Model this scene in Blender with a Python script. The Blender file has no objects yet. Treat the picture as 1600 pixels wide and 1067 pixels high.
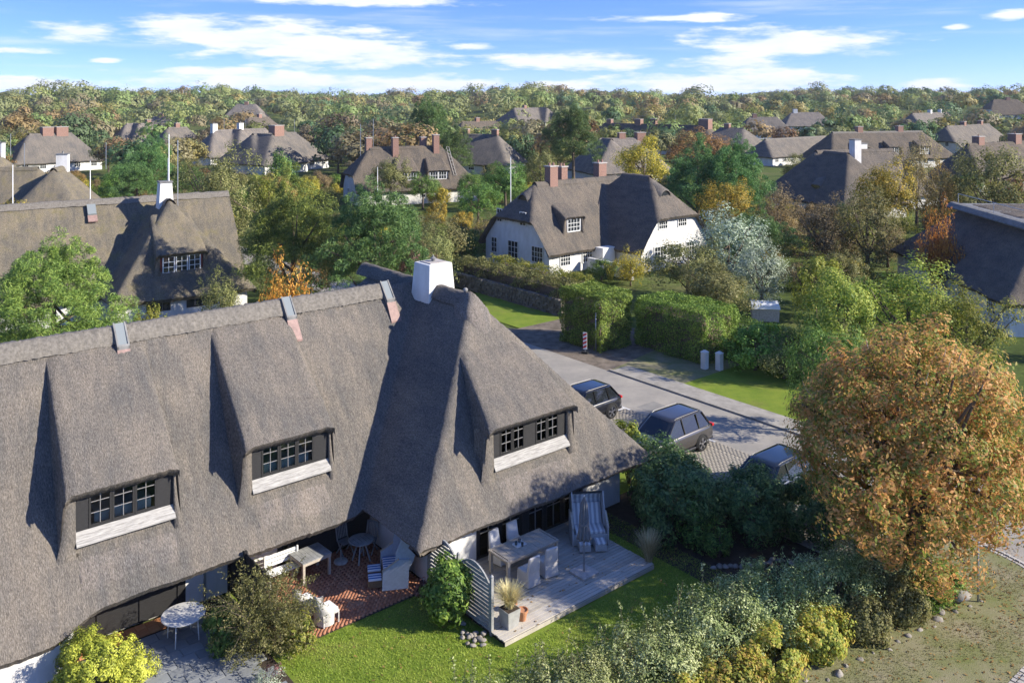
import bpy, math, random
import numpy as np
from math import radians as R, sin, cos, pi, tan, atan, atan2, sqrt

# ------------------------------------------------------------------ camera, sky, sun, exposure
sc = bpy.context.scene
col = sc.collection
F, HY, H = 1350.0, 150.0, 16.0            # focal length (px of a 1600 px wide frame), horizon row, drone height
cam_d = bpy.data.cameras.new('camera'); cam = bpy.data.objects.new('camera', cam_d); col.objects.link(cam)
cam.location = (0, 0, H); cam.rotation_euler = (R(90), 0, 0)
cam_d.sensor_width = 36; cam_d.lens = F / 1600 * 36
cam_d.shift_y = -(533.5 - HY) / 1600
cam_d.clip_start = 0.5; cam_d.clip_end = 6000
sc.camera = cam

SUN_EL, SUN_AZ = 28.0, 11.0              # azimuth: degrees from +X towards the viewer (-Y)
sdir = (cos(R(SUN_EL)) * cos(R(SUN_AZ)), -cos(R(SUN_EL)) * sin(R(SUN_AZ)), sin(R(SUN_EL)))
sun_d = bpy.data.lights.new('sun', 'SUN'); sun = bpy.data.objects.new('sun', sun_d); col.objects.link(sun)
sun_d.energy = 3.6; sun_d.angle = R(0.53); sun_d.color = (1.0, 0.93, 0.80)
import mathutils
sun.rotation_euler = mathutils.Vector(sdir).to_track_quat('Z', 'Y').to_euler()
sun.location = (40, -20, 60)

world = bpy.data.worlds.new('World'); sc.world = world; world.use_nodes = True
def build_world():
    nt = world.node_tree; N = nt.nodes; Lk = nt.links
    for n in list(N): N.remove(n)
    def nd(t, **k):
        n = N.new(t)
        for a, v in k.items(): setattr(n, a, v)
        return n
    def math_(op, a, b=None, c=None, clamp=False):
        n = nd('ShaderNodeMath', operation=op, use_clamp=clamp)
        for i, v in enumerate((a, b, c)):
            if v is None: continue
            if isinstance(v, (int, float)): n.inputs[i].default_value = v
            else: Lk.new(v, n.inputs[i])
        return n.outputs[0]
    out = nd('ShaderNodeOutputWorld'); bg = nd('ShaderNodeBackground')
    bg.inputs['Strength'].default_value = 0.15
    tc = nd('ShaderNodeTexCoord')
    sep = nd('ShaderNodeSeparateXYZ'); Lk.new(tc.outputs['Generated'], sep.inputs[0])
    x, y, z = sep.outputs
    # clear, dry air: the blue of the sky reaches far down to the horizon
    zz = math_('ADD', math_('MULTIPLY', math_('ABSOLUTE', z), 2.0), 0.14)
    cmb = nd('ShaderNodeCombineXYZ'); Lk.new(x, cmb.inputs[0]); Lk.new(y, cmb.inputs[1]); Lk.new(zz, cmb.inputs[2])
    nrm = nd('ShaderNodeVectorMath', operation='NORMALIZE'); Lk.new(cmb.outputs[0], nrm.inputs[0])
    sky = nd('ShaderNodeTexSky', sky_type='NISHITA'); sky.sun_disc = False
    sky.sun_elevation = R(SUN_EL); sky.sun_rotation = atan2(sdir[0], sdir[1])
    sky.air_density = 1.0; sky.dust_density = 0.2; sky.ozone_density = 2.5; sky.altitude = 0
    Lk.new(nrm.outputs[0], sky.inputs['Vector'])
    gam = nd('ShaderNodeHueSaturation'); gam.inputs['Saturation'].default_value = 1.2; gam.inputs['Value'].default_value = 0.71
    tn = nd('ShaderNodeMix', data_type='RGBA', blend_type='MULTIPLY'); tn.inputs['Factor'].default_value = 1; tn.inputs['B'].default_value = (1.08, 0.98, 1.2, 1); Lk.new(sky.outputs[0], tn.inputs['A']); Lk.new(tn.outputs['Result'], gam.inputs['Color'])
    az = math_('ARCTAN2', x, y); el = math_('ARCSINE', z)
    v = nd('ShaderNodeCombineXYZ'); Lk.new(az, v.inputs[0]); Lk.new(el, v.inputs[1])
    def noise(sx, sy, scale, detail, rough, off=0.0):
        m = nd('ShaderNodeVectorMath', operation='MULTIPLY_ADD'); Lk.new(v.outputs[0], m.inputs[0])
        m.inputs[1].default_value = (sx, sy, 1); m.inputs[2].default_value = (off, off * 1.7, off)
        t = nd('ShaderNodeTexNoise'); Lk.new(m.outputs[0], t.inputs['Vector'])
        t.inputs['Scale'].default_value = scale; t.inputs['Detail'].default_value = detail; t.inputs['Roughness'].default_value = rough
        return t.outputs['Fac']
    blobs = [(510,78,170,34),(400,62,120,26),(290,44,95,22),(130,50,78,16),(600,88,95,22),(870,96,150,13),(960,100,60,10),(1240,68,155,25),
             (1150,100,110,20),(1120,128,170,15),(460,128,300,15),(70,132,150,13),(690,134,260,11),(1190,128,130,16),(1450,132,75,10),
             (850,133,80,9),(560,1,160,9),(1050,29,120,7),(1595,24,45,8),(738,74,38,6),(162,95,24,4),(1492,43,22,4),(350,112,120,8),(30,80,60,5)]
    d = None
    for (bx, by, rx, ry) in blobs:
        q = (bx - 800) / F; a0 = atan(q); e0 = atan((HY - by) / F * cos(a0))
        ra = rx / F * cos(a0) ** 2; re = ry / F * cos(a0)
        m = nd('ShaderNodeVectorMath', operation='MULTIPLY_ADD'); Lk.new(v.outputs[0], m.inputs[0])
        m.inputs[1].default_value = (1 / ra, 1 / re, 0); m.inputs[2].default_value = (-a0 / ra, -e0 / re, 0)
        l = nd('ShaderNodeVectorMath', operation='LENGTH'); Lk.new(m.outputs[0], l.inputs[0])
        d = l.outputs['Value'] if d is None else math_('MINIMUM', d, l.outputs['Value'])
    n1 = noise(5, 26, 3.0, 9, 0.62, 3.1); n2 = noise(2.2, 30, 2.2, 6, 0.6, 7.7)
    body = math_('SUBTRACT', 1.0, d); body = math_('ADD', body, math_('MULTIPLY', math_('SUBTRACT', n1, 0.5), 3.2))
    ramp = nd('ShaderNodeMapRange', interpolation_type='SMOOTHSTEP'); Lk.new(body, ramp.inputs[0])
    ramp.inputs[1].default_value = -0.30; ramp.inputs[2].default_value = 0.60
    # thin streaks over the whole sky
    st = nd('ShaderNodeMapRange', interpolation_type='SMOOTHSTEP'); Lk.new(n2, st.inputs[0])
    st.inputs[1].default_value = 0.47; st.inputs[2].default_value = 0.80; st.inputs[4].default_value = 0.38
    low = nd('ShaderNodeMapRange'); Lk.new(el, low.inputs[0]); low.inputs[1].default_value = 0.0; low.inputs[2].default_value = 0.05
    low.inputs[3].default_value = 0.14; low.inputs[4].default_value = 0.0
    mask = math_('MAXIMUM', math_('MULTIPLY', ramp.outputs[0], 0.93), math_('MAXIMUM', st.outputs[0], low.outputs[0]))
    shade = nd('ShaderNodeMapRange'); Lk.new(n1, shade.inputs[0]); shade.inputs[1].default_value = 0.35; shade.inputs[2].default_value = 0.65
    cc = nd('ShaderNodeMix', data_type='RGBA'); Lk.new(shade.outputs[0], cc.inputs['Factor'])
    cc.inputs['A'].default_value = (2.5, 2.72, 3.0, 1); cc.inputs['B'].default_value = (3.05, 3.1, 3.2, 1)
    mx = nd('ShaderNodeMix', data_type='RGBA'); Lk.new(mask, mx.inputs['Factor'])
    Lk.new(gam.outputs[0], mx.inputs['A']); Lk.new(cc.outputs['Result'], mx.inputs['B'])
    Lk.new(mx.outputs['Result'], bg.inputs['Color']); Lk.new(bg.outputs[0], out.inputs[0])
build_world()
vs = sc.view_settings; vs.view_transform = 'Standard'; vs.look = 'None'; vs.exposure = 1.33; vs.gamma = 1.0; vs.use_curve_mapping = False

# ------------------------------------------------------------------ helpers
rng = np.random.default_rng(7); random.seed(7)
AH = R(39.6); UX, UY = cos(AH), sin(AH)             # the plan axes of the street and houses: u along the row, v away from it
def W(a, b, z=0.0): return (a * UX - b * UY, a * UY + b * UX, z)
def AB(x, y): return (x * UX + y * UY, -x * UY + y * UX)
def G(px, py, z=0.0):                                # ground point under a sight line of the survey picture
    Y = (H - z) * F / (py - HY); return ((px - 800) / F * Y, Y, z)

def tag(o, label=None, cat=None, group=None, kind=None):
    if label: o['label'] = label
    if cat: o['category'] = cat
    if group: o['group'] = group
    if kind: o['kind'] = kind
    return o
def empty(name, loc, rz=0.0, label=None, cat=None, group=None):
    o = bpy.data.objects.new(name, None); col.objects.link(o); o.empty_display_size = 0.3
    o.location = loc; o.rotation_euler = (0, 0, rz)
    return tag(o, label, cat, group)
def link(name, me, parent=None, loc=None, rot=None):
    o = bpy.data.objects.new(name, me); col.objects.link(o)
    if parent is not None: o.parent = parent
    if loc is not None: o.location = loc
    if rot is not None: o.rotation_euler = rot
    return o
def mesh(name, v, f, mats=(), smooth=False, fm=None):
    me = bpy.data.meshes.new(name)
    v = np.asarray(v, dtype=np.float32).reshape(-1, 3)
    if isinstance(f, np.ndarray):
        nf, k = f.shape
        me.vertices.add(len(v)); me.vertices.foreach_set('co', v.ravel())
        me.loops.add(nf * k); me.loops.foreach_set('vertex_index', f.astype(np.int32).ravel())
        me.polygons.add(nf); me.polygons.foreach_set('loop_start', np.arange(0, nf * k, k, dtype=np.int32))
        me.update(calc_edges=True)
    else:
        me.from_pydata([tuple(map(float, p)) for p in v], [], [tuple(map(int, q)) for q in f]); me.update()
    for m in (mats if isinstance(mats, (list, tuple)) else [mats]): me.materials.append(m)
    if fm is not None: me.polygons.foreach_set('material_index', np.asarray(fm, dtype=np.int32))
    if smooth: me.polygons.foreach_set('use_smooth', np.ones(len(me.polygons), dtype=bool))
    return me

class MB:
    """collects boxes, prisms, tubes; build() links them as one mesh object"""
    def __init__(s): s.v = []; s.f = []
    def add(s, v, f):
        k = len(s.v); s.v += [tuple(p) for p in v]; s.f += [tuple(i + k for i in q) for q in f]; return s
    def box(s, x0, x1, y0, y1, z0, z1):
        return s.add([(x0,y0,z0),(x1,y0,z0),(x1,y1,z0),(x0,y1,z0),(x0,y0,z1),(x1,y0,z1),(x1,y1,z1),(x0,y1,z1)],
                     [(3,2,1,0),(4,5,6,7),(0,1,5,4),(1,2,6,5),(2,3,7,6),(3,0,4,7)])
    def hexa(s, b, t):           # 4 bottom + 4 top points, counter-clockwise from above
        return s.add(list(b) + list(t), [(3,2,1,0),(4,5,6,7),(0,1,5,4),(1,2,6,5),(2,3,7,6),(3,0,4,7)])
    def bar(s, p, q, w, h=None, up=(0, 0, 1)):
        h = w if h is None else h
        p = mathutils.Vector(p); q = mathutils.Vector(q); d = (q - p).normalized(); upv = mathutils.Vector(up)
        if abs(d.dot(upv)) > .98: upv = mathutils.Vector((1, 0, 0))
        sx = d.cross(upv).normalized() * (w / 2); sy = sx.cross(d).normalized() * (h / 2)
        b = [p - sx - sy, p + sx - sy, p + sx + sy, p - sx + sy]; t = [x + (q - p) for x in b]
        return s.add(b + t, [(0,1,2,3),(7,6,5,4),(4,5,1,0),(5,6,2,1),(6,7,3,2),(7,4,0,3)])
    def tube(s, pts, rad, n=8, cap=True):
        k0 = len(s.v); P = [mathutils.Vector(p) for p in pts]
        rad = rad if isinstance(rad, (list, tuple)) else [rad] * len(P)
        ref = None
        for i, p in enumerate(P):
            d = (P[min(i + 1, len(P) - 1)] - P[max(i - 1, 0)]).normalized()
            if ref is None: ref = mathutils.Vector((1, 0, 0)) if abs(d.x) < .9 else mathutils.Vector((0, 1, 0))
            e1 = (ref - d * ref.dot(d)).normalized(); e2 = d.cross(e1); ref = e1
            for j in range(n):
                a = 2 * pi * j / n; s.v.append(tuple(p + (e1 * cos(a) + e2 * sin(a)) * rad[i]))
        for i in range(len(P) - 1):
            for j in range(n):
                a, b = k0 + i * n + j, k0 + i * n + (j + 1) % n; s.f.append((a, b, b + n, a + n))
        if cap:
            s.f.append(tuple(k0 + j for j in range(n))[::-1]); s.f.append(tuple(k0 + (len(P) - 1) * n + j for j in range(n)))
        return s
    def lathe(s, prof, cx=0, cy=0, n=20, close=True):
        k0 = len(s.v)
        for (r, z) in prof:
            for j in range(n): s.v.append((cx + r * cos(2*pi*j/n), cy + r * sin(2*pi*j/n), z))
        for i in range(len(prof) - 1):
            for j in range(n):
                a, b = k0 + i*n + j, k0 + i*n + (j+1) % n; s.f.append((a, b, b + n, a + n))
        if close:
            s.f.append(tuple(k0 + j for j in range(n))[::-1]); s.f.append(tuple(k0 + (len(prof)-1)*n + j for j in range(n)))
        return s
    def prism(s, poly, z0, z1):
        n = len(poly); return s.add([(x, y, z0) for x, y in poly] + [(x, y, z1) for x, y in poly],
            [tuple(range(n))[::-1], tuple(range(n, 2*n))] + [(i, (i+1) % n, n + (i+1) % n, n + i) for i in range(n)])
    def slab_y(s, poly, y0, y1):         # polygon in x,z extruded along y
        n = len(poly); return s.add([(x, y0, z) for x, z in poly] + [(x, y1, z) for x, z in poly],
            [tuple(range(n)), tuple(range(n, 2*n))[::-1]] + [((i+1) % n, i, n + i, n + (i+1) % n) for i in range(n)])
    def move(s, dx, dy, dz=0): s.v = [(x+dx, y+dy, z+dz) for x, y, z in s.v]; return s
    def build(s, name, mat, parent=None, smooth=False, bevel=0.0, loc=None, rot=None):
        o = link(name, mesh(name, s.v, s.f, mat, smooth), parent, loc, rot)
        if bevel:
            m = o.modifiers.new('bevel', 'BEVEL'); m.width = bevel; m.segments = 2; m.limit_method = 'ANGLE'
        return o
def bx(name, mat, parent, *d, **k): return MB().box(*d).build(name, mat, parent, **k)

# ------------------------------------------------------------------ materials
def mat(name, base, rough=0.8, var=0.0, scale=8.0, bump=0.0, bscale=40.0, metal=0.0, spec=0.3, coords='Object', c2=None, stretch=(1,1,1), detail=6):
    m = bpy.data.materials.new(name); m.use_nodes = True; nt = m.node_tree; N = nt.nodes; L = nt.links
    p = N['Principled BSDF']; p.inputs['Roughness'].default_value = rough; p.inputs['Metallic'].default_value = metal
    p.inputs['Specular IOR Level'].default_value = spec
    base = tuple(base) + (1,)
    p.inputs['Base Color'].default_value = base
    tc = N.new('ShaderNodeTexCoord'); mp = N.new('ShaderNodeMapping'); mp.inputs['Scale'].default_value = stretch
    L.new(tc.outputs[coords], mp.inputs[0])
    if var or c2:
        t = N.new('ShaderNodeTexNoise'); t.inputs['Scale'].default_value = scale; t.inputs['Detail'].default_value = detail; t.inputs['Roughness'].default_value = 0.65
        L.new(mp.outputs[0], t.inputs['Vector'])
        r = N.new('ShaderNodeValToRGB'); r.color_ramp.elements[0].position = 0.34; r.color_ramp.elements[1].position = 0.66
        lo = c2 + (1,) if c2 else tuple(c * (1 - var) for c in base[:3]) + (1,)
        hi = base if c2 else tuple(min(1, c * (1 + var)) for c in base[:3]) + (1,)
        r.color_ramp.elements[0].color = lo; r.color_ramp.elements[1].color = hi
        L.new(t.outputs['Fac'], r.inputs[0]); L.new(r.outputs[0], p.inputs['Base Color'])
    if bump:
        t2 = N.new('ShaderNodeTexNoise'); t2.inputs['Scale'].default_value = bscale; t2.inputs['Detail'].default_value = 4
        L.new(mp.outputs[0], t2.inputs['Vector'])
        b = N.new('ShaderNodeBump'); b.inputs['Strength'].default_value = bump; b.inputs['Distance'].default_value = 0.03
        L.new(t2.outputs['Fac'], b.inputs['Height']); L.new(b.outputs[0], p.inputs['Normal'])
    return m

def thatch_mat(name, lo, mid, hi, tint, moss=0.0):
    m = bpy.data.materials.new(name); m.use_nodes = True; nt = m.node_tree; N = nt.nodes; L = nt.links
    p = N['Principled BSDF']; p.inputs['Roughness'].default_value = 0.95; p.inputs['Specular IOR Level'].default_value = 0.1
    tc = N.new('ShaderNodeTexCoord')
    def noise(scale, detail=4, rough=.6, st=(1, 1, 1)):
        mp = N.new('ShaderNodeMapping'); mp.inputs['Scale'].default_value = st; L.new(tc.outputs['Object'], mp.inputs[0])
        t = N.new('ShaderNodeTexNoise'); t.inputs['Scale'].default_value = scale; t.inputs['Detail'].default_value = detail; t.inputs['Roughness'].default_value = rough
        L.new(mp.outputs[0], t.inputs['Vector']); return t.outputs['Fac']
    fine = noise(38, 4, .8, (1, .3, .3)); big = noise(0.55, 5, .6); streak = noise(3.0, 4, .6, (1, .22, .22))
    r = N.new('ShaderNodeValToRGB'); e = r.color_ramp.elements
    e[0].position = .34; e[0].color = lo + (1,); e[1].position = .66; e[1].color = hi + (1,)
    k = e.new(.5); k.color = mid + (1,)
    L.new(fine, r.inputs[0])
    mx = N.new('ShaderNodeMix'); mx.data_type = 'RGBA'; mx.blend_type = 'MULTIPLY'; mx.inputs['Factor'].default_value = 1.0
    r2 = N.new('ShaderNodeValToRGB'); e = r2.color_ramp.elements
    e[0].position = .30; e[0].color = (.68, .69, .71, 1); e[1].position = .70; e[1].color = tint + (1,)
    ad = N.new('ShaderNodeMath'); ad.operation = 'MULTIPLY_ADD'; L.new(streak, ad.inputs[0]); ad.inputs[1].default_value = .85
    sb = N.new('ShaderNodeMath'); sb.operation = 'MULTIPLY_ADD'; L.new(big, sb.inputs[0]); sb.inputs[1].default_value = .9; sb.inputs[2].default_value = -.37
    L.new(sb.outputs[0], ad.inputs[2]); L.new(ad.outputs[0], r2.inputs[0])
    L.new(r.outputs[0], mx.inputs['A']); L.new(r2.outputs[0], mx.inputs['B'])
    colr = mx.outputs['Result']
    if moss:
        g = N.new('ShaderNodeMix'); g.data_type = 'RGBA'; mr = N.new('ShaderNodeMapRange'); L.new(noise(1.1, 6, .7), mr.inputs[0])
        mr.inputs[1].default_value = .52; mr.inputs[2].default_value = .72; mr.inputs[4].default_value = moss
        L.new(mr.outputs[0], g.inputs['Factor']); L.new(colr, g.inputs['A']); g.inputs['B'].default_value = (.14, .125, .035, 1); colr = g.outputs['Result']
    L.new(colr, p.inputs['Base Color'])
    b = N.new('ShaderNodeBump'); b.inputs['Strength'].default_value = .9; b.inputs['Distance'].default_value = .035
    L.new(fine, b.inputs['Height']); L.new(b.outputs[0], p.inputs['Normal'])
    return m

def leaf_mat(name, c1, c2, c3, trans=.42, gloss=.0, hue=.02, p1=.15, p3=.85, isl=.8, nsc=.9, mul=2.45):
    """one random tone per leaf, a small shift per plant, some light through the blade"""
    m = bpy.data.materials.new(name); m.use_nodes = True; nt = m.node_tree; N = nt.nodes; L = nt.links
    for n in list(N): N.remove(n)
    out = N.new('ShaderNodeOutputMaterial'); geo = N.new('ShaderNodeNewGeometry'); oi = N.new('ShaderNodeObjectInfo')
    r = N.new('ShaderNodeValToRGB'); e = r.color_ramp.elements
    c1, c2, c3 = (tuple(min(.8, v * mul) for v in c) for c in (c1, c2, c3))
    e[0].position = p1; e[0].color = c1 + (1,); e[1].position = p3; e[1].color = c3 + (1,); k = e.new(.5); k.color = c2 + (1,)
    tc = N.new('ShaderNodeTexCoord'); cl = N.new('ShaderNodeTexNoise'); cl.inputs['Scale'].default_value = nsc; cl.inputs['Detail'].default_value = 2
    L.new(tc.outputs['Object'], cl.inputs['Vector'])
    a1 = N.new('ShaderNodeMath'); a1.operation = 'MULTIPLY_ADD'; L.new(cl.outputs['Fac'], a1.inputs[0]); a1.inputs[1].default_value = 1.2; a1.inputs[2].default_value = -.6
    a2 = N.new('ShaderNodeMath'); a2.operation = 'MULTIPLY_ADD'; L.new(geo.outputs['Random Per Island'], a2.inputs[0]); a2.inputs[1].default_value = isl; a2.inputs[2].default_value = .5 - isl / 2
    a3 = N.new('ShaderNodeMath'); a3.operation = 'ADD'; L.new(a1.outputs[0], a3.inputs[0]); L.new(a2.outputs[0], a3.inputs[1])
    L.new(a3.outputs[0], r.inputs[0])
    hs = N.new('ShaderNodeHueSaturation')
    for nm, lo, hi in (('Hue', .5 - hue, .5 + hue), ('Value', .82, 1.2)):
        mr = N.new('ShaderNodeMapRange'); L.new(oi.outputs['Random'], mr.inputs[0]); mr.inputs[3].default_value = lo; mr.inputs[4].default_value = hi
        L.new(mr.outputs[0], hs.inputs[nm])
    L.new(r.outputs[0], hs.inputs['Color'])
    d = N.new('ShaderNodeBsdfPrincipled'); d.inputs['Roughness'].default_value = .55; d.inputs['Specular IOR Level'].default_value = .25 + gloss
    t = N.new('ShaderNodeBsdfTranslucent'); mx = N.new('ShaderNodeMixShader'); mx.inputs[0].default_value = trans
    L.new(hs.outputs[0], d.inputs['Base Color']); L.new(hs.outputs[0], t.inputs['Color'])
    L.new(d.outputs[0], mx.inputs[1]); L.new(t.outputs[0], mx.inputs[2]); L.new(mx.outputs[0], out.inputs[0])
    return m

M = {}
M['thatch'] = thatch_mat('thatch', (.085,.078,.070), (.160,.147,.131), (.265,.246,.220), (1.10,1.03,.95))
M['thatch_old'] = thatch_mat('thatch_old', (.075,.066,.052), (.165,.147,.118), (.29,.26,.21), (1.12,1.05,.92), .45)
M['thatch_dark'] = thatch_mat('thatch_dark', (.05,.044,.038), (.125,.108,.09), (.24,.21,.17), (1.1,1.03,.95))
M['thatch_mid'] = thatch_mat('thatch_mid', (.06,.053,.046), (.135,.12,.104), (.24,.215,.185), (1.1,1.03,.95))
M['thatch_pale'] = thatch_mat('thatch_pale', (.09,.082,.075), (.19,.172,.155), (.31,.285,.26), (1.1,1.03,.95))
M['ridge'] = mat('heather_ridge', (.165,.148,.125), .95, .3, 9, .6, 22)
M['white'] = mat('whitewash', (.72,.71,.68), .85, 0, 1.6, .2, 30, c2=(.58,.56,.52), stretch=(1, 1, .45))
M['cream'] = mat('cream_paint', (.70,.67,.60), .8, .06, 3)
M['black'] = mat('black_stain', (.022,.021,.021), .6, .35, 10, .25, 60, stretch=(1,1,8))
M['blackframe'] = mat('black_frame', (.03,.029,.028), .45)
M['bargrey'] = mat('glazing_bar', (.24,.23,.22), .5)
M['whiteframe'] = mat('white_frame', (.75,.75,.72), .5)
M['apron'] = mat('weathered_board', (.33,.315,.29), .8, .3, 3, .2, 30, stretch=(1,8,8))
M['redwood'] = mat('red_boards', (.17,.045,.035), .7, .2, 8, .2, 40)
M['brick'] = mat('chimney_brick', (.26,.155,.12), .9, .35, 14, .3, 40)
M['stonecap'] = mat('chimney_cap', (.42,.38,.34), .9, .25, 8)
M['lead'] = mat('lead_sheet', (.20,.195,.185), .75, .25, 3, metal=.1)
M['copper'] = mat('flashing', (.27,.175,.15), .6, .2, 6)
M['plaster'] = mat('inner_plaster', (.62,.58,.52), .9)
M['blind'] = mat('white_blind', (.72,.72,.70), .8)
M['curtain'] = mat('curtain', (.70,.69,.66), .9)
M['metal'] = mat('grey_metal', (.42,.43,.44), .4, metal=.7)
M['darkmetal'] = mat('dark_metal', (.06,.06,.065), .4, metal=.6)
def glass_mat(name, tint, opaque=None):
    m = bpy.data.materials.new(name); m.use_nodes = True; nt = m.node_tree; N = nt.nodes; L = nt.links
    if opaque is not None:
        p = N['Principled BSDF']; p.inputs['Base Color'].default_value = opaque + (1,); p.inputs['Roughness'].default_value = .05
        p.inputs['Specular IOR Level'].default_value = .7; return m
    for n in list(N): N.remove(n)
    out = N.new('ShaderNodeOutputMaterial'); tr = N.new('ShaderNodeBsdfTransparent'); tr.inputs[0].default_value = tint + (1,)
    gl = N.new('ShaderNodeBsdfGlossy'); gl.inputs['Roughness'].default_value = .02; fr = N.new('ShaderNodeFresnel'); fr.inputs['IOR'].default_value = 1.6
    mx = N.new('ShaderNodeMixShader'); L.new(fr.outputs[0], mx.inputs[0]); L.new(tr.outputs[0], mx.inputs[1]); L.new(gl.outputs[0], mx.inputs[2]); L.new(mx.outputs[0], out.inputs[0])
    return m
M['glass'] = glass_mat('window_glass', (.72,.78,.78))
M['darkglass'] = glass_mat('dark_glass', None, (.025,.03,.035))
M['skyreflection'] = glass_mat('sky_reflection_glass', None, (.22,.24,.235))  # opaque skylight pane, reflected sky put into its pale base colour
M['bark'] = mat('bark', (.13,.10,.075), .95, .3, 8, .6, 25)
M['paletwig'] = mat('pale_twig', (.36,.31,.26), .9, .2, 6)
# ------------------------------------------------------------------ thatched roofs: height fields with rounded hips and valleys
def smin(a, b, k):
    h = np.clip(.5 + .5 * (b - a) / k, 0, 1); return b * (1 - h) + a * h - k * h * (1 - h)
def smax(a, b, k): return -smin(-a, -b, k)
def sstep(x, a, b):
    t = np.clip((x - a) / (b - a), 0, 1); return t * t * (3 - 2 * t)
def hf_roof(X, Y, Z, keep, fn, lip=.30, inset=.07, under=.8):
    nx, ny = X.shape
    idx = np.arange(nx * ny).reshape(nx, ny)
    f = np.stack([idx[:-1, :-1], idx[1:, :-1], idx[1:, 1:], idx[:-1, 1:]], -1)[keep]
    V = np.stack([X, Y, Z], -1).reshape(-1, 3)
    P = np.zeros((nx + 1, ny + 1), bool); P[1:-1, 1:-1] = keep
    edges = []
    i, j = np.nonzero(P[1:, 1:-1] != P[:-1, 1:-1]); edges.append(np.stack([idx[i, j], idx[i, j + 1]], -1))
    i, j = np.nonzero(P[1:-1, 1:] != P[1:-1, :-1]); edges.append(np.stack([idx[i, j], idx[i + 1, j]], -1))
    E_ = np.concatenate(edges); bv = np.unique(E_)
    bi, bj = np.unravel_index(bv, (nx, ny)); inx = np.zeros(len(bv)); iny = np.zeros(len(bv))
    for di, dj, sx, sy in ((0, 0, -1, -1), (1, 0, 1, -1), (0, 1, -1, 1), (1, 1, 1, 1)):
        k = P[bi + di, bj + dj]; inx += k * sx; iny += k * sy
    ln = np.maximum(np.hypot(inx, iny), 1e-6); inx /= ln; iny /= ln
    B = V[bv].copy()
    l1 = B + np.stack([inx * inset, iny * inset, np.full(len(bv), -lip)], -1)
    ux, uy = B[:, 0] + inx * under, B[:, 1] + iny * under
    l2 = np.stack([ux, uy, np.minimum(fn(ux, uy) - lip - .05, B[:, 2] - lip + under * 1.2)], -1)
    n0 = len(V); m = np.full(nx * ny, -1); m[bv] = np.arange(len(bv))
    e0, e1 = m[E_[:, 0]], m[E_[:, 1]]; nb = len(bv)
    q1 = np.stack([n0 + e0, n0 + e1, n0 + nb + e1, n0 + nb + e0], -1); q2 = np.stack([n0 + 2 * nb + e0, n0 + 2 * nb + e1, n0 + 3 * nb + e1, n0 + 3 * nb + e0], -1)
    V = np.concatenate([V, B, l1, l1, l2]); Fc = np.concatenate([f, q1, q2])
    used = np.zeros(len(V), bool); used[Fc.ravel()] = True; mp = np.cumsum(used) - 1
    return V[used], mp[Fc]

def window(parent, o, d, n, w, h, cols=2, rows=3, fm='blackframe', gm='glass', fw=.055, bw=.022, dep=.06, panes=True, name='window'):
    """framed window in parent's space: o lower left corner, d along the wall, n out of the wall"""
    o = mathutils.Vector(o); d = mathutils.Vector(d).normalized(); n = mathutils.Vector(n).normalized(); u = mathutils.Vector((0, 0, 1))
    mb = MB()
    def blk(x0, x1, z0, z1, y0, y1):
        pt = lambda x, y, z: o + d * x + n * y + u * z
        mb.hexa([pt(x0,y0,z0),pt(x1,y0,z0),pt(x1,y1,z0),pt(x0,y1,z0)], [pt(x0,y0,z1),pt(x1,y0,z1),pt(x1,y1,z1),pt(x0,y1,z1)])
    blk(0, fw, 0, h, 0, dep); blk(w - fw, w, 0, h, 0, dep); blk(fw, w - fw, 0, fw * 1.2, 0, dep); blk(fw, w - fw, h - fw, h, 0, dep)
    iw, ih = w - 2 * fw, h - 2.2 * fw
    main_mb = mb; mb = MB()
    for c in range(1, cols): x = fw + iw * c / cols; blk(x - bw/2, x + bw/2, fw*1.2, h - fw, .012, dep - .012)
    for r in range(1, rows): z = fw * 1.2 + ih * r / rows; blk(fw, w - fw, z - bw/2, z + bw/2, .015, dep - .015)
    fo = main_mb.build(name, M[fm], parent)
    if mb.v: mb.build('glazing_bars', M['bargrey'] if fm == 'blackframe' else M[fm], fo)
    cs, rs = (cols, rows) if panes else (1, 1)
    for c in range(cs):
        for r in range(rs):
            x0 = fw + iw * c / cs; x1 = fw + iw * (c + 1) / cs; z0 = fw * 1.2 + ih * r / rs; z1 = fw * 1.2 + ih * (r + 1) / rs
            y = dep * .45; q = [o + d * x0 + n * y + u * z0, o + d * x1 + n * y + u * z0, o + d * x1 + n * y + u * z1, o + d * x0 + n * y + u * z1]
            q2 = [p - n * .008 for p in q]
            link('pane', mesh('pane', q + q2, [(0,1,2,3),(7,6,5,4),(0,4,5,1),(1,5,6,2),(2,6,7,3),(3,7,4,0)], M[gm]), fo)
    return fo

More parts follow.
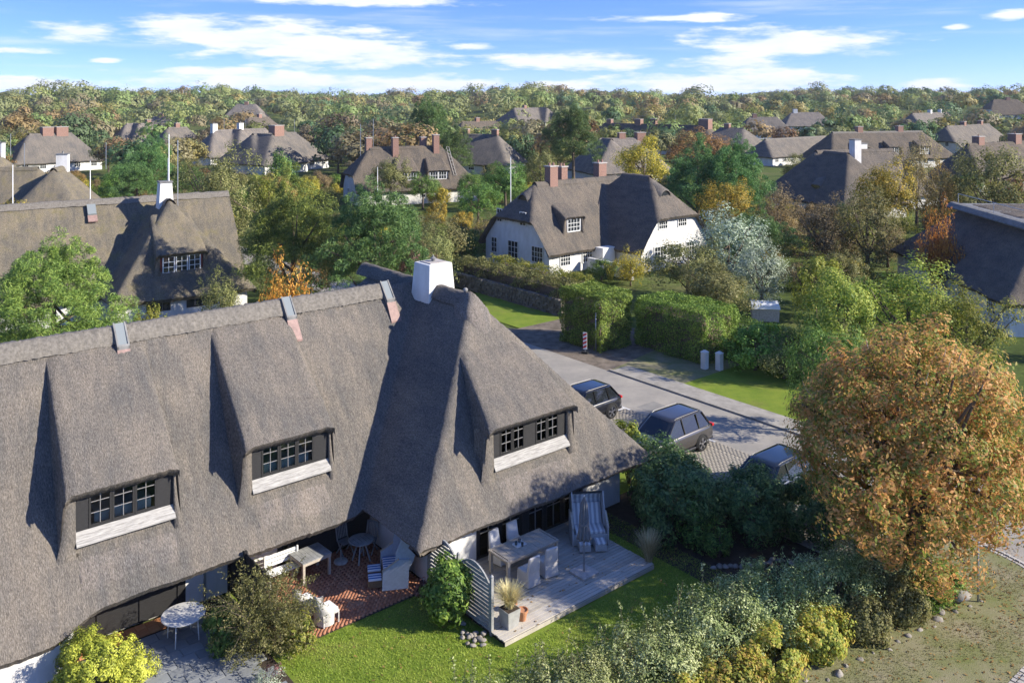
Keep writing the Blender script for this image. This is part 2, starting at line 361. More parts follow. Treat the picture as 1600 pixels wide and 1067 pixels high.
# ------------------------------------------------------------------ the thatched row house in front
A0, B0 = 15.0, 27.0
house = empty('thatched_row_house', W(A0, B0), AH, 'large brown thatched row house in the foreground with three dormers and white chimney', 'house')
def sag(a, b): return .035 * np.sin(a * 1.1 + .6) * np.sin(b * .9 + 1.2) + .02 * np.sin(a * 2.7 + b * 1.9)
def roof_main(a, b):
    zf = 1.7 + 1.3 * (b - 26.1); zb = 1.7 + 1.3 * (36.1 - b)
    east = 1.8 + 1.14 * (25.99 - a)
    main = smin(smin(zf, zb, .35), smin(east, 1.7 + 1.3 * (a + 6.2), .5), .5)
    west = 1.8 + 1.14 * (a - 14.93); fr = 1.8 + 1.36 * (b - 22.57); bk = 1.8 + 1.36 * (39.2 - b)
    wing = smin(smin(west, east, .3), smin(fr, bk, .3), .3)
    return smax(main, wing, .3)
DORM = [dict(aL=5.85, aR=8.97, aLt=6.15, aRt=9.05, bf=26.8, zf=4.68, bt=30.6, zt=7.62, wl=6.14, wr=8.90, bw=27.12, sill=3.45),
        dict(aL=11.11, aR=14.23, aLt=11.41, aRt=14.33, bf=26.8, zf=4.68, bt=30.6, zt=7.62, wl=11.38, wr=14.16, bw=27.12, sill=3.45),
        dict(aL=18.15, aR=22.25, aLt=19.05, aRt=21.75, bf=23.1, zf=4.62, bt=25.8, zt=6.32, wl=18.50, wr=22.0, bw=23.47, sill=3.42)]
def build_main_roof():
    st = .07
    xs = 14.93 + st * np.arange(-300, 159)
    ys = np.concatenate([22.57 + st * np.arange(0, 128), 31.5 + .2 * np.arange(0, 39)])
    X, Y = np.meshgrid(xs, ys, indexing='ij')
    cx = (X[:-1, :-1] + X[1:, 1:]) / 2; cy = (Y[:-1, :-1] + Y[1:, 1:]) / 2
    keep = ((cy > 26.07) & (cy < 36.1)) | (cx > 14.93)
    for D in DORM:
        keep &= ~((cx > D['wl'] + .08) & (cx < D['wr'] - .08) & (cy > D['bw'] + .05) & (cy < D['bw'] + (1.9 if D['wl'] < 16 else .85)))
    w = 1 - sstep(X, 5.2, 6.7)
    Y2 = Y - np.where((X < 14.9) & (Y >= 26.0), w * np.clip(1 - (Y - 26.07) / 1.2, 0, 1) * .34, 0)
    Z = roof_main(X, Y2) + sag(X, Y2) + rng.normal(0, .011, X.shape)
    # thatch swells slightly above the eave, like a brushed edge
    V, Fc = hf_roof(X, Y2, Z, keep, lambda a, b: roof_main(a, b), .22, .22, .75)
    V = V - np.array([A0, B0, 0]); V[:, 2] += 0
    link('thatch_roof', mesh('thatch_roof', V, Fc, M['thatch'], True), house)
build_main_roof()

def dormer(D, roof, parent, off, tm='thatch', ns=46, nt=44, jit=.011):
    aL, aR, aLt, aRt, bf, zf, bt, zt = (D[k] for k in ('aL','aR','aLt','aRt','bf','zf','bt','zt'))
    bc = D['bw'] - .10
    s = np.linspace(0, 1, ns) ** 1.0; t = np.linspace(0, 1, nt)
    S, T = np.meshgrid(s, t, indexing='ij')
    b = bf + S * (bt + .4 - bf); la = aL + (aLt - aL) * S; ra = aR + (aRt - aR) * S
    a = la + (ra - la) * T
    z = zf + (zt - zf) / (bt - bf) * (b - bf) + .06 * np.sin(pi * np.clip(S, 0, 1)) - .10 * np.clip(1 - np.minimum(T, 1 - T) * (aR - aL) / .30, 0, 1) ** 2
    z = z + rng.normal(0, jit, z.shape)
    cols_a = [a]; cols_b = [b]; cols_z = [z]
    def side(sg, e):
        ca, cb, cz = [], [], []
        base = np.where(b[:, e] < bc, z[:, e] - .26, np.minimum(roof(a[:, e], b[:, e]) - .15, z[:, e] - .05))
        for q in (.12, .45, 1.0):
            fl = .14 * q ** 2 * np.where(b[:, e] < bc, 0, np.clip((z[:, e] - base) / 1.4, 0, 1))
            ca.append(a[:, e] + sg * (.03 + fl)); cb.append(b[:, e]); cz.append(z[:, e] + (base - z[:, e]) * q)
        return ca, cb, cz
    L_ = side(-1, 0); R_ = side(1, -1)
    AA = np.column_stack(L_[0][::-1] + [a] + R_[0]); BB = np.column_stack(L_[1][::-1] + [b] + R_[1]); ZZ = np.column_stack(L_[2][::-1] + [z] + R_[2])
    n0, m0 = AA.shape
    V = np.stack([AA, BB, ZZ], -1).reshape(-1, 3); idx = np.arange(n0 * m0).reshape(n0, m0)
    Fc = np.stack([idx[:-1, :-1], idx[1:, :-1], idx[1:, 1:], idx[:-1, 1:]], -1).reshape(-1, 4)
    # front lip and soffit
    fr = idx[0, 2:-2]; k = len(V)
    l1 = V[fr] + np.array([0, .14, -.22]); l0 = V[fr].copy(); l2 = V[fr] + np.array([0, D['bw'] - bf + .02, -.20])
    V = np.concatenate([V, l1, l2, l0]); m = len(fr); i = np.arange(m - 1)
    Fc = np.concatenate([Fc, np.stack([k + 2 * m + i, k + 2 * m + i + 1, k + i + 1, k + i], -1), np.stack([k + i, k + i + 1, k + m + i + 1, k + m + i], -1)])
    # thatched legs beside the window wall
    extra = []
    for x0, x1, sg in ((aL - .02, D['wl'], -1), (D['wr'], aR + .02, 1)):
        n = 9; zb = roof(np.array([x0]), np.array([bc]))[0] - .12; zt_ = zf - .18
        for q in range(n):
            f_ = q / (n - 1); zz = zb + (zt_ - zb) * f_; fl = .22 * (1 - f_) ** 2.5
            xo, xi = (x0 - fl, x1) if sg < 0 else (x1 + fl, x0)
            bb = bc - .10 * (1 - f_) ** 2
            extra.append([(xo, bb + .06, zz), (xo + (-sg) * .07, bb, zz), (xi, bb, zz), (xi, D['bw'] + .06, zz), (xo, bb + .6, zz)])
    k = len(V); V = np.concatenate([V, np.array(extra).reshape(-1, 3)])
    for leg in range(2):
        for q in range(8):
            for c in range(4):
                p0 = k + leg * 45 + q * 5 + c; Fc = np.concatenate([Fc, [[p0, p0 + 1, p0 + 6, p0 + 5]]])
    V = V - np.array([off[0], off[1], 0])
    link('dormer_thatch', mesh('dormer_thatch', V, Fc, M[tm], True), parent)

def dormer_front(D, wins, off, room=1.7, curtains=()):
    ox, oy = off; bw = D['bw']; z0, z1 = D['sill'] - .28, D['zf'] + .02
    wl, wr = D['wl'] - ox, D['wr'] - ox; y = bw - oy
    zt = D['zf'] - .08; zb = D['sill'] + .05
    spans = []; x = wl
    for (w0, w1, c, r) in wins:
        spans.append((x, w0 - ox)); x = w1 - ox
    spans.append((x, wr))
    mb = MB()
    for (p, q) in spans:                                   # lapped boards between the windows
        zz = z0
        while zz < z1 - .02:
            zn = min(zz + .125, z1); mb.hexa([(p, y - .022, zz), (q, y - .022, zz), (q, y + .05, zz), (p, y + .05, zz)], [(p, y - .006, zn - .004), (q, y - .006, zn - .004), (q, y + .05, zn - .004), (p, y + .05, zn - .004)]); zz = zn
    for (w0, w1, c, r) in wins: mb.box(w0 - ox, w1 - ox, y - .012, y + .05, z0, zb); mb.box(w0 - ox, w1 - ox, y - .012, y + .05, zt, z1)
    mb.build('dormer_wall', M['black'], house)
    for (w0, w1, c, r) in wins:
        n = 3 if len(wins) == 1 else 2; w = (w1 - w0) / n
        for i in range(n):
            window(house, (w0 - ox + w * i + .004, y + .03, zb), (1, 0, 0), (0, -1, 0), w - .008, zt - zb, 2, 3, fw=.06, bw=.017)
    # weathered apron boards under the window, each its own strip
    ya, za = y - .02, D['sill'] - .02; yb, zb_ = y - .23, D['sill'] - .32
    for i in range(3):
        f0, f1 = i / 3, (i + 1) / 3 - .02
        P = lambda f: (ya + (yb - ya) * f, za + (zb_ - za) * f)
        (p0, q0), (p1, q1) = P(f0), P(f1); lift = .016 * (2 - i)
        MB().hexa([(wl, p1, q1 - .03 + lift), (wr + .02, p1, q1 - .03 + lift), (wr + .02, p0, q0 - .03 + lift), (wl, p0, q0 - .03 + lift)],
                  [(wl, p1, q1 + .01 + lift), (wr + .02, p1, q1 + .01 + lift), (wr + .02, p0, q0 + .01 + lift), (wl, p0, q0 + .01 + lift)]).build('apron_board', M['apron'], house)
    # newer, paler thatch strip below the apron
    n = 40; V = []; Fc = []
    for i in range(n + 1):
        x = wl + .02 + (wr - wl - .0) * i / n
        ef = min(1, min(i, n - i) / 5.0); bs = [(bw - .24, .06 * ef - .02), (bw - .34, .065 * ef - .02), (bw - .55, .05 * ef - .02), (bw - .68, .03 * ef - .02), (bw - .78, -.05)]
        for (bb, h_) in bs: V.append((x, bb - oy, float(roof_main(np.array(x + ox), np.array(bb))) + h_ + random.gauss(0, .010)))
    for i in range(n):
        for j in range(4): p = i * 5 + j; Fc.append((p, p + 5, p + 6, p + 1))
    Fc.append((0, 1, 2, 3, 4)); Fc.append(tuple(n * 5 + j for j in range(5)))
    link('thatch_apron', mesh('thatch_apron', V, Fc, M['thatch_pale'], True), house)
    # the room behind
    d = room; zc = z1 + .15
    V = [(wl, y + .06, z0), (wr, y + .06, z0), (wr, y + d, z0), (wl, y + d, z0), (wl, y + .06, zc), (wr, y + .06, zc), (wr, y + d, zc + .4), (wl, y + d, zc + .4)]
    link('room_lining', mesh('room_lining', V, [(0,1,2,3), (2,3,7,6), (0,3,7,4), (1,2,6,5), (4,5,6,7)], M['plaster']), house)
    for (c0, c1) in curtains:
        nn = 24; V = []
        for i in range(nn + 1):
            x = c0 - ox + (c1 - c0) * i / nn; yy = y + .12 + .025 * sin(i * 1.9)
            V += [(x, yy, zb - .02), (x, yy + .01, z1)]
        link('curtain', mesh('curtain', V, [(2*i, 2*i+2, 2*i+3, 2*i+1) for i in range(nn)], M['curtain'], True), house)
for i, D in enumerate(DORM): dormer(D, roof_main, house, (A0, B0))
dormer_front(DORM[0], [(6.50, 8.42, 2, 3)], (A0, B0))
dormer_front(DORM[1], [(11.74, 13.62, 2, 3)], (A0, B0))
dormer_front(DORM[2], [(18.86, 19.98, 2, 3), (20.50, 21.62, 2, 3)], (A0, B0), room=.8, curtains=((20.52, 20.86), (21.2, 21.6)))
# white boxes added behind the lower panes to brighten the dormer rooms
for (a0, a1, d, h_) in ((6.7, 8.3, .55, .5), (11.9, 13.5, .6, .48), (19.0, 19.9, .45, .5)):
    D = DORM[0] if a0 < 10 else DORM[1] if a0 < 16 else DORM[2]
    bx('pane_brightener', M['whiteframe'], house, a0 - A0, a1 - A0, D['bw'] + .16 - B0, D['bw'] + .16 + d - B0, D['sill'] - .27, D['sill'] - .10 + h_)

def build_ridge():
    # pale heather capping along the main ridge
    n = 300; prof = [(-.47, -.56), (-.43, -.44), (-.28, -.22), (-.12, -.03), (.12, -.03), (.28, -.22), (.43, -.44), (.47, -.56)]
    V = []; Fc = []; m = len(prof)
    for i in range(n + 1):
        a = -5.0 + (18.65 + 5.0) * i / n; wob = .03 * sin(a * 3.1) + .02 * sin(a * 7.7)
        for (y, z) in prof: V.append((a - A0 + random.gauss(0, .006), 31.1 + y * (1 + wob) - B0 + random.gauss(0, .012), 8.26 + z + random.gauss(0, .014)))
    for i in range(n):
        for j in range(m - 1): p = i * m + j; Fc.append((p, p + m, p + m + 1, p + 1))
    Fc.append(tuple(n * m + j for j in range(m)))
    link('ridge_capping', mesh('ridge_capping', V, Fc, M['ridge'], True), house)
    # rounded cap on the hip of the wing
    V = []; Fc = []; nr, na = 10, 40
    for i in range(nr + 1):
        for j in range(na):
            r = .78 * i / nr; an = 2 * pi * j / na; a = 20.45 + r * cos(an) * .85; b = 27.15 + r * sin(an) * 1.15
            z = float(roof_main(np.array(a), np.array(b))) + (.06 + .20 * (1 - (i / nr) ** 2) if i < nr else -.05) + random.gauss(0, .010)
            V.append((a - A0, b - B0, z))
    for i in range(nr):
        for j in range(na): p = i * na + j; q = i * na + (j + 1) % na; Fc.append((p, q, q + na, p + na))
    link('hip_cap', mesh('hip_cap', V, Fc, M['thatch_pale'], True), house)
    # capping on the short ridge of the wing, behind the chimney
    V = []; Fc = []
    for i in range(31):
        b = 27.6 + 8.0 * i / 30
        for (x, z) in prof: V.append((20.46 + x * .9 - A0, b - B0, 8.22 + z * .9 + random.gauss(0, .012)))
    for i in range(30):
        for j in range(m - 1): p = i * m + j; Fc.append((p, p + m, p + m + 1, p + 1))
    link('ridge_capping', mesh('ridge_capping_b', V, Fc, M['thatch'], True), house)
build_ridge()
# chimney: whitewashed, tapering, with a stone slab and a pot
cx, cy = 20.6 - A0, 30.1 - B0
MB().hexa([(cx-.70,cy-.70,7.2),(cx+.70,cy-.70,7.2),(cx+.70,cy+.70,7.2),(cx-.70,cy+.70,7.2)], [(cx-.57,cy-.57,9.02),(cx+.57,cy-.57,9.02),(cx+.57,cy+.57,9.02),(cx-.57,cy+.57,9.02)]).build('chimney', M['white'], house, bevel=.03)
ch = bx('chimney_slab', M['stonecap'], house, cx-.40, cx+.40, cy-.40, cy+.40, 9.01, 9.06)
MB().lathe([(.08, 9.05), (.08, 9.14), (.13, 9.16), (.13, 9.19), (.05, 9.24), (.03, 9.32)], cx, cy, 14).build('chimney_pot', M['lead'], ch)
# small finial knob on the hip cap
MB().lathe([(.05, 8.0), (.05, 8.22), (.09, 8.27), (.10, 8.34), (.05, 8.40)], 20.4 - A0, 27.55 - B0, 12).build('vent_pipe', M['lead'], house)
# ridge skylights with copper flashing below
for a in (8.38, 14.40, 18.75):
    mb = MB(); x = a - A0
    def rp(b, h_): return (b - B0, float(1.7 + 1.3 * (b - 26.1)) + h_)
    (y0, z0), (y1, z1) = rp(30.42, .30), rp(30.98, .26)
    w = .20
    for (xa, xb, ya, za, yb, zb) in ((x-w, x-w+.05, y0, z0, y1, z1), (x+w-.05, x+w, y0, z0, y1, z1)):
        mb.hexa([(xa,ya,za-.2),(xb,ya,za-.2),(xb,yb,zb-.2),(xa,yb,zb-.2)], [(xa,ya,za+.05),(xb,ya,za+.05),(xb,yb,zb+.05),(xa,yb,zb+.05)])
    mb.hexa([(x-w,y0,z0-.2),(x+w,y0,z0-.2),(x+w,y0+.04,z0-.15),(x-w,y0+.04,z0-.15)], [(x-w,y0,z0+.05),(x+w,y0,z0+.05),(x+w,y0+.04,z0+.10),(x-w,y0+.04,z0+.10)])
    sk = mb.build('skylight', M['lead'], house)
    MB().hexa([(x-w+.05,y0+.04,z0+.0),(x+w-.05,y0+.04,z0+.0),(x+w-.05,y1,z1-.03),(x-w+.05,y1,z1-.03)], [(x-w+.05,y0+.04,z0+.04),(x+w-.05,y0+.04,z0+.04),(x+w-.05,y1,z1+.02),(x-w+.05,y1,z1+.02)]).build('pane', M['skyreflection'], sk)
    (y2, z2), (y3, z3) = rp(30.02, .08), rp(30.44, .22)
    MB().hexa([(x-w-.03,y2,z2-.1),(x+w+.03,y2,z2-.1),(x+w,y3,z3-.1),(x-w,y3,z3-.1)], [(x-w-.03,y2,z2),(x+w+.03,y2,z2),(x+w,y3,z3+.03),(x-w,y3,z3+.03)]).build('copper_flashing', M['copper'], sk)

# walls and glazing under the eaves
def wall_seg(a0, a1, b, z0=0.0, z1=2.9, m='white', th=.3, name='wall'):
    return bx(name, M[m], house, a0 - A0, a1 - A0, b - B0, b + th - B0, z0, z1)
WB, WF, WW = 27.35, 23.55, 15.95
# left: low wall under the dropped eave, glazed black front, white pier
wall_seg(-5.2, 5.55, 25.98, 0, 1.12); bx('wall', M['white'], house, 5.55 - A0, 5.85 - A0, 25.98 - B0, 27.7 - B0, 0, 1.3)
def glazed(segs, b, z1=2.55):
    for (a0, a1, kind) in segs:
        x0, x1 = a0 - A0, a1 - A0; y = b - B0
        if kind == 'wall': wall_seg(a0, a1, b, 0, 2.5 if b < 25 else z1 + .3)
        elif kind == 'post': bx('door_post', M['black'], house, x0, x1, y - .02, y + .14, .04, z1)
        elif kind == 'door':
            bx('door_panel', M['black'], house, x0, x1, y + .02, y + .09, .06, .86)
            window(house, (x0, y + .08, .86), (1, 0, 0), (0, -1, 0), a1 - a0, z1 - .86, 2, 3, fw=.07)
        elif kind == 'full': window(house, (x0, y + .08, .10), (1, 0, 0), (0, -1, 0), a1 - a0, z1 - .1, 2, 3, fw=.07)
        elif kind == 'board':
            mb = MB(); z = .05
            while z < z1: mb.hexa([(x0, y - .02, z), (x1, y - .02, z), (x1, y + .08, z), (x0, y + .08, z)], [(x0, y, z + .135), (x1, y, z + .135), (x1, y + .08, z + .135), (x0, y + .08, z + .135)]); z += .14
            mb.build('boarding', M['black'], house)
        elif kind == 'blind':
            bx('boarding', M['black'], house, x0, x1, y, y + .1, .04, .9)
            fr = MB().box(x0, x0 + .07, y, y + .1, .9, z1).box(x1 - .07, x1, y, y + .1, .9, z1).box(x0 + .07, x1 - .07, y, y + .1, .9, .98).build('window', M['blackframe'], house)
            bx('blind', M['blind'], fr, x0 + .07, x1 - .07, y + .06, y + .075, .98, z1)
glazed([(5.85, 5.95, 'post'), (5.95, 6.78, 'door'), (6.78, 7.08, 'post'), (7.08, 7.98, 'door'), (7.98, 8.25, 'post'), (8.25, 9.12, 'door'), (9.12, 9.36, 'post'), (9.36, 10.12, 'wall'), (10.12, 10.6, 'wall'),
        (10.6, 12.4, 'wall'), (12.4, 12.55, 'post'), (12.55, 13.14, 'full'), (13.14, 13.5, 'post'), (13.5, 14.37, 'blind'), (14.37, 14.67, 'board'), (14.67, 15.54, 'blind'), (15.54, 15.95, 'board')], WB)
bx('wall', M['white'], house, WW - A0, WW + .3 - A0, WF + .301 - B0, WB + .3 - B0, 0, 2.35)
glazed([(WW, 17.9, 'wall'), (17.9, 18.0, 'post'), (18.0, 18.9, 'full'), (18.9, 19.0, 'post'), (19.0, 19.9, 'full'), (19.9, 20.23, 'post'), (20.23, 21.0, 'full'), (21.0, 21.1, 'post'), (21.1, 21.9, 'full'), (21.9, 22.0, 'post'), (22.0, 22.8, 'full'), (22.8, 22.95, 'post'), (22.95, 25.0, 'wall')], WF)
bx('wall', M['white'], house, 24.7 - A0, 25.0 - A0, WF + .301 - B0, 38.2 - B0, 0, 2.7)
bx('wall', M['white'], house, -5.2 - A0, 24.7 - A0, 35.0 - B0, 35.3 - B0, 0, 2.6)
bx('downpipe', M['metal'], house, 9.92 - A0, 9.98 - A0, WB - .07 - B0, WB - .01 - B0, 0, 2.4)
# floors and back walls of the rooms behind the glass
bx('inner_wall', M['plaster'], house, 5.86 - A0, 24.69 - A0, 31.2 - B0, 31.35 - B0, .02, 3.0)
bx('inner_floor', M['cream'], house, 5.86 - A0, 15.94 - A0, WB + .12 - B0, 31.19 - B0, -.02, .03)
bx('inner_floor', M['cream'], house, 16.26 - A0, 24.69 - A0, WF + .12 - B0, 31.19 - B0, -.02, .09)
bx('ceiling', M['plaster'], house, 5.86 - A0, 15.94 - A0, WB + .31 - B0, 31.19 - B0, 2.56, 2.66)
bx('ceiling', M['plaster'], house, 16.26 - A0, 24.69 - A0, WF + .31 - B0, 31.19 - B0, 2.56, 2.66)
for (c0, c1) in ((18.05, 18.3), (19.05, 19.3), (21.5, 21.88), (22.1, 22.7)):
    nn = 16; V = []
    for i in range(nn + 1):
        x = c0 + (c1 - c0) * i / nn - A0; yy = WF + .28 - B0 + .03 * sin(i * 1.8); V += [(x, yy, .15), (x, yy, 2.5)]
    link('curtain', mesh('curtain', V, [(2*i, 2*i+2, 2*i+3, 2*i+1) for i in range(nn)], M['curtain'], True), house)
# ------------------------------------------------------------------ other thatched houses
def vol_fn(v, x, y):
    (cx, cy, hl, hw, ori, ze, zr, e0, e1, hs) = v
    p, q = (x - cx, y - cy) if ori == 0 else (y - cy, x - cx)
    k = (zr - ze) / hw
    z = smin(ze + k * (hw - q), ze + k * (hw + q), .5)
    for sgn, e in ((-1, e0), (1, e1)):
        if e is None: continue
        z = smin(z, (ze if e == 'hip' else e) + hs * (hl - sgn * p), .5)
    return z
def vol_in(v, x, y, m=0.0):
    (cx, cy, hl, hw, ori) = v[:5]
    p, q = (x - cx, y - cy) if ori == 0 else (y - cy, x - cx)
    return (np.abs(p) < hl - m) & (np.abs(q) < hw - m)
class House:
    def __init__(s, name, label, loc, ang, vols, step=.3, tm='thatch', wm='white', jit=.02, ridge=True, flat=None, inset=.55):
        s.o = empty(name, loc, ang, label, 'house'); s.vols = vols; s.flat = flat
        x0 = min(v[0] - (v[2] if v[4] == 0 else v[3]) for v in vols); x1 = max(v[0] + (v[2] if v[4] == 0 else v[3]) for v in vols)
        y0 = min(v[1] - (v[3] if v[4] == 0 else v[2]) for v in vols); y1 = max(v[1] + (v[3] if v[4] == 0 else v[2]) for v in vols)
        xs = np.linspace(x0, x1, int((x1 - x0) / step) + 2); ys = np.linspace(y0, y1, int((y1 - y0) / step) + 2)
        X, Y = np.meshgrid(xs, ys, indexing='ij'); cx = (X[:-1, :-1] + X[1:, 1:]) / 2; cy = (Y[:-1, :-1] + Y[1:, 1:]) / 2
        keep = np.zeros(cx.shape, bool)
        for v in vols: keep |= vol_in(v, cx, cy)
        # soften plan corners
        Z = s.fn(X, Y) + rng.normal(0, jit, X.shape) + .04 * np.sin(X * 1.1 + 1) * np.sin(Y * 1.3)
        V, Fc = hf_roof(X, Y, Z, keep, s.fn, .26, .2, .8)
        link('thatch_roof', mesh('thatch_roof', V, Fc, M[tm], True), s.o)
        for v in vols:
            (cx_, cy_, hl, hw, ori) = v[:5]; ex, ey = (hl, hw) if ori == 0 else (hw, hl); ex -= inset; ey -= inset
            ring = []
            for (p, q) in (((-ex, -ey), (ex, -ey)), ((ex, -ey), (ex, ey)), ((ex, ey), (-ex, ey)), ((-ex, ey), (-ex, -ey))):
                n = 24
                for i in range(n): f = i / n; ring.append((cx_ + p[0] + (q[0] - p[0]) * f, cy_ + p[1] + (q[1] - p[1]) * f))
            ra = np.array(ring); zt = np.minimum(s.fn(ra[:, 0], ra[:, 1]), vol_fn(v, ra[:, 0], ra[:, 1]) + .15) - .22
            n = len(ring); Vw = [(x, y, -.1) for x, y in ring] + [(x, y, max(z, .5)) for (x, y), z in zip(ring, zt)]
            link('wall', mesh('wall', Vw, [(i, (i + 1) % n, n + (i + 1) % n, n + i) for i in range(n)], M[wm]), s.o)
        if ridge:
            for v in vols:
                (cx_, cy_, hl, hw, ori, ze, zr, e0, e1, hs) = v
                p0 = -hl + ((zr - (ze if e0 == 'hip' else e0)) / hs if e0 is not None else 0); p1 = hl - ((zr - (ze if e1 == 'hip' else e1)) / hs if e1 is not None else 0)
                n = max(6, int((p1 - p0) / .4)); Vv = []; prof = [(-.45, -.45), (-.3, -.16), (-.1, .0), (.1, .0), (.3, -.16), (.45, -.45)]
                for i in range(n + 1):
                    p = p0 + (p1 - p0) * i / n
                    for (q, zz) in prof:
                        x, y = (cx_ + p, cy_ + q) if ori == 0 else (cx_ + q, cy_ + p)
                        Vv.append((x, y, zr - .02 + zz + random.gauss(0, .02)))
                Fv = [(i * 6 + j, i * 6 + j + 6, i * 6 + j + 7, i * 6 + j + 1) for i in range(n) for j in range(5)]
                link('ridge_capping', mesh('ridge_capping', Vv, Fv, M['ridge'] if ridge == 'pale' else M[tm], True), s.o)
    def fn(s, x, y):
        z = None
        for v in s.vols:
            q = vol_fn(v, x, y); z = q if z is None else smax(z, q, .4)
        if s.flat is not None: z = smin(z, np.full_like(np.asarray(z, dtype=float), s.flat), .3)
        return z
    def chimney(s, x, y, w, d, z0, z1, m='brick', pots=1, taper=0.0):
        t = taper
        c = MB().hexa([(x-w/2-t,y-d/2-t,z0),(x+w/2+t,y-d/2-t,z0),(x+w/2+t,y+d/2+t,z0),(x-w/2-t,y+d/2+t,z0)], [(x-w/2,y-d/2,z1),(x+w/2,y-d/2,z1),(x+w/2,y+d/2,z1),(x-w/2,y+d/2,z1)]).build('chimney', M[m], s.o)
        bx('chimney_cap', M['stonecap'] if m != 'white' else M['lead'], c, x-w/2-.07, x+w/2+.07, y-d/2-.07, y+d/2+.07, z1 - .005, z1 + .10)
        for i in range(pots):
            px_ = x + (i - (pots - 1) / 2) * w * .5
            MB().lathe([(.12, z1 + .09), (.10, z1 + .36), (.13, z1 + .38)], px_, y, 10).build('chimney_pot', M['brick'] if m != 'white' else M['lead'], c)
    def win(s, x, y, z, nx, ny, w, h, cols=2, rows=3, fm='whiteframe', shutter=False):
        l = sqrt(nx*nx + ny*ny); nx, ny = nx/l, ny/l; dx, dy = -ny, nx
        o = (x - dx * w/2 + nx * .01, y - dy * w/2 + ny * .01, z)
        return window(s.o, o, (dx, dy, 0), (nx, ny, 0), w, h, cols, rows, fm, 'darkglass', fw=.07, bw=.04, dep=.07, panes=False)
    def mast(s, x, y, z0, z1):
        MB().tube([(x, y, z0), (x, y, z1)], .035, 6).build('antenna_mast', M['metal'], s.o)
    def dorm(s, x, w, bf, bt, ztop, zf, sill, tm='thatch', wm='white', fm='whiteframe', nwin=2, cols=2, rows=2):
        D = dict(aL=x - w/2 - .25, aR=x + w/2 + .25, aLt=x - w/2 + .1, aRt=x + w/2 - .1, bf=bf, zf=zf, bt=bt, zt=ztop, wl=x - w/2, wr=x + w/2, bw=bf + .28, sill=sill)
        dormer(D, s.fn, s.o, (0, 0), tm, 22, 20, .015)
        y = D['bw']
        bx('dormer_wall', M[wm], s.o, x - w/2, x + w/2, y, y + .12, sill - .5, zf + .05)
        ww = (w - .3) / nwin
        for i in range(nwin): s.win(x - w/2 + .15 + ww * (i + .5), y, sill, 0, -1, ww - .06, zf - sill - .18, cols, rows, fm)

def loc_from(px, py, z): x, y, _ = G(px, py, z); return x, y

# -- neighbour with the red-boarded dormer, left
hx, hy = G(290, 462, 1.8)[:2]
hD = House('thatched_house', 'mossy brown thatched house with red boarded dormer window left of the tall pines', (hx, hy, 0), R(35),
    [(-9.5, 8.3, 15.0, 5.0, 0, 1.7, 8.2, 'hip', None, 1.3), (0, 5.6, 6.0, 5.0, 1, 1.8, 8.25, 'hip', 'hip', 1.35)], .16, 'thatch_old', ridge='pale')
hD.chimney(-.1, 5.6, .85, .85, 7.4, 9.4, 'white', 0, .12)
hD.dorm(-.05, 3.0, .6, 3.9, 6.9, 4.75, 3.35, 'thatch_old', 'redwood', 'whiteframe', 3, 2, 3)
hD.win(1.2, .18, .9, 0, -1, 2.2, 1.2, 4, 2, 'blackframe'); hD.win(-1.8, .18, .9, 0, -1, 1.6, 1.2, 3, 2, 'blackframe')
hD.mast(.75, 5.2, 7.6, 12.6); hD.mast(.2, 5.9, 7.6, 11.2)
sk = MB().hexa([(-5.2,7.2,7.05),(-4.6,7.2,7.05),(-4.6,7.75,7.72),(-5.2,7.75,7.72)], [(-5.2,7.15,7.2),(-4.6,7.15,7.2),(-4.6,7.7,7.87),(-5.2,7.7,7.87)]).build('skylight', M['skyreflection'], hD.o)
MB().hexa([(-5.22,6.85,6.6),(-4.58,6.85,6.6),(-4.58,7.15,7.0),(-5.22,7.15,7.0)], [(-5.22,6.8,6.68),(-4.58,6.8,6.68),(-4.58,7.13,7.1),(-5.22,7.13,7.1)]).build('copper_flashing', M['copper'], sk)

# -- white house in the middle
hB = House('thatched_house', 'white walled thatched house with three brick chimneys behind the clipped hedges', (.5, 80.5, 0), R(40),
    [(6.3, 0, 7.0, 5.1, 0, 1.9, 7.85, 4.6, None, 1.15), (12.0, -2.6, 6.8, 5.3, 1, 1.9, 8.3, 4.7, 'hip', 1.0)], .16, 'thatch_mid', ridge=True)
hB.chimney(4.2, -.1, 1.0, .8, 6.8, 9.2, 'brick', 2); hB.chimney(6.3, .6, .8, .7, 6.8, 9.0, 'brick', 2); hB.chimney(11.6, .6, 1.1, .8, 6.8, 9.1, 'brick', 2)
hB.dorm(3.6, 2.0, -4.05, -1.6, 5.9, 4.85, 3.45, 'thatch_mid', 'white', 'whiteframe', 1, 4, 3)
for (yy, z, w, h, c, r) in ((2.4, 4.0, .8, 1.3, 2, 3), (-1.0, 4.0, .9, 1.3, 2, 3), (3.2, 1.0, .9, 1.5, 2, 3), (.4, .3, 1.5, 2.2, 3, 4), (-3.0, .9, 1.6, 1.5, 4, 3)):
    hB.win(-.15, yy, z, -1, 0, w, h, c, r, 'cream' if z < 4 else 'cream')
for (xx, z, w, h, c, r) in ((9.6, 3.6, 1.3, 1.15, 4, 3), (12.4, 3.6, 1.3, 1.15, 4, 3), (9.2, .7, 1.7, 1.4, 4, 3), (11.4, .7, 1.7, 1.4, 4, 3), (13.6, .7, 1.2, 1.4, 3, 3)):
    hB.win(xx + .6, -8.85, z, 0, -1, w, h, c, r)
for xx in (1.8, 4.6): hB.win(xx, -4.55, .6, 0, -1, 1.3, 1.2, 4, 3)
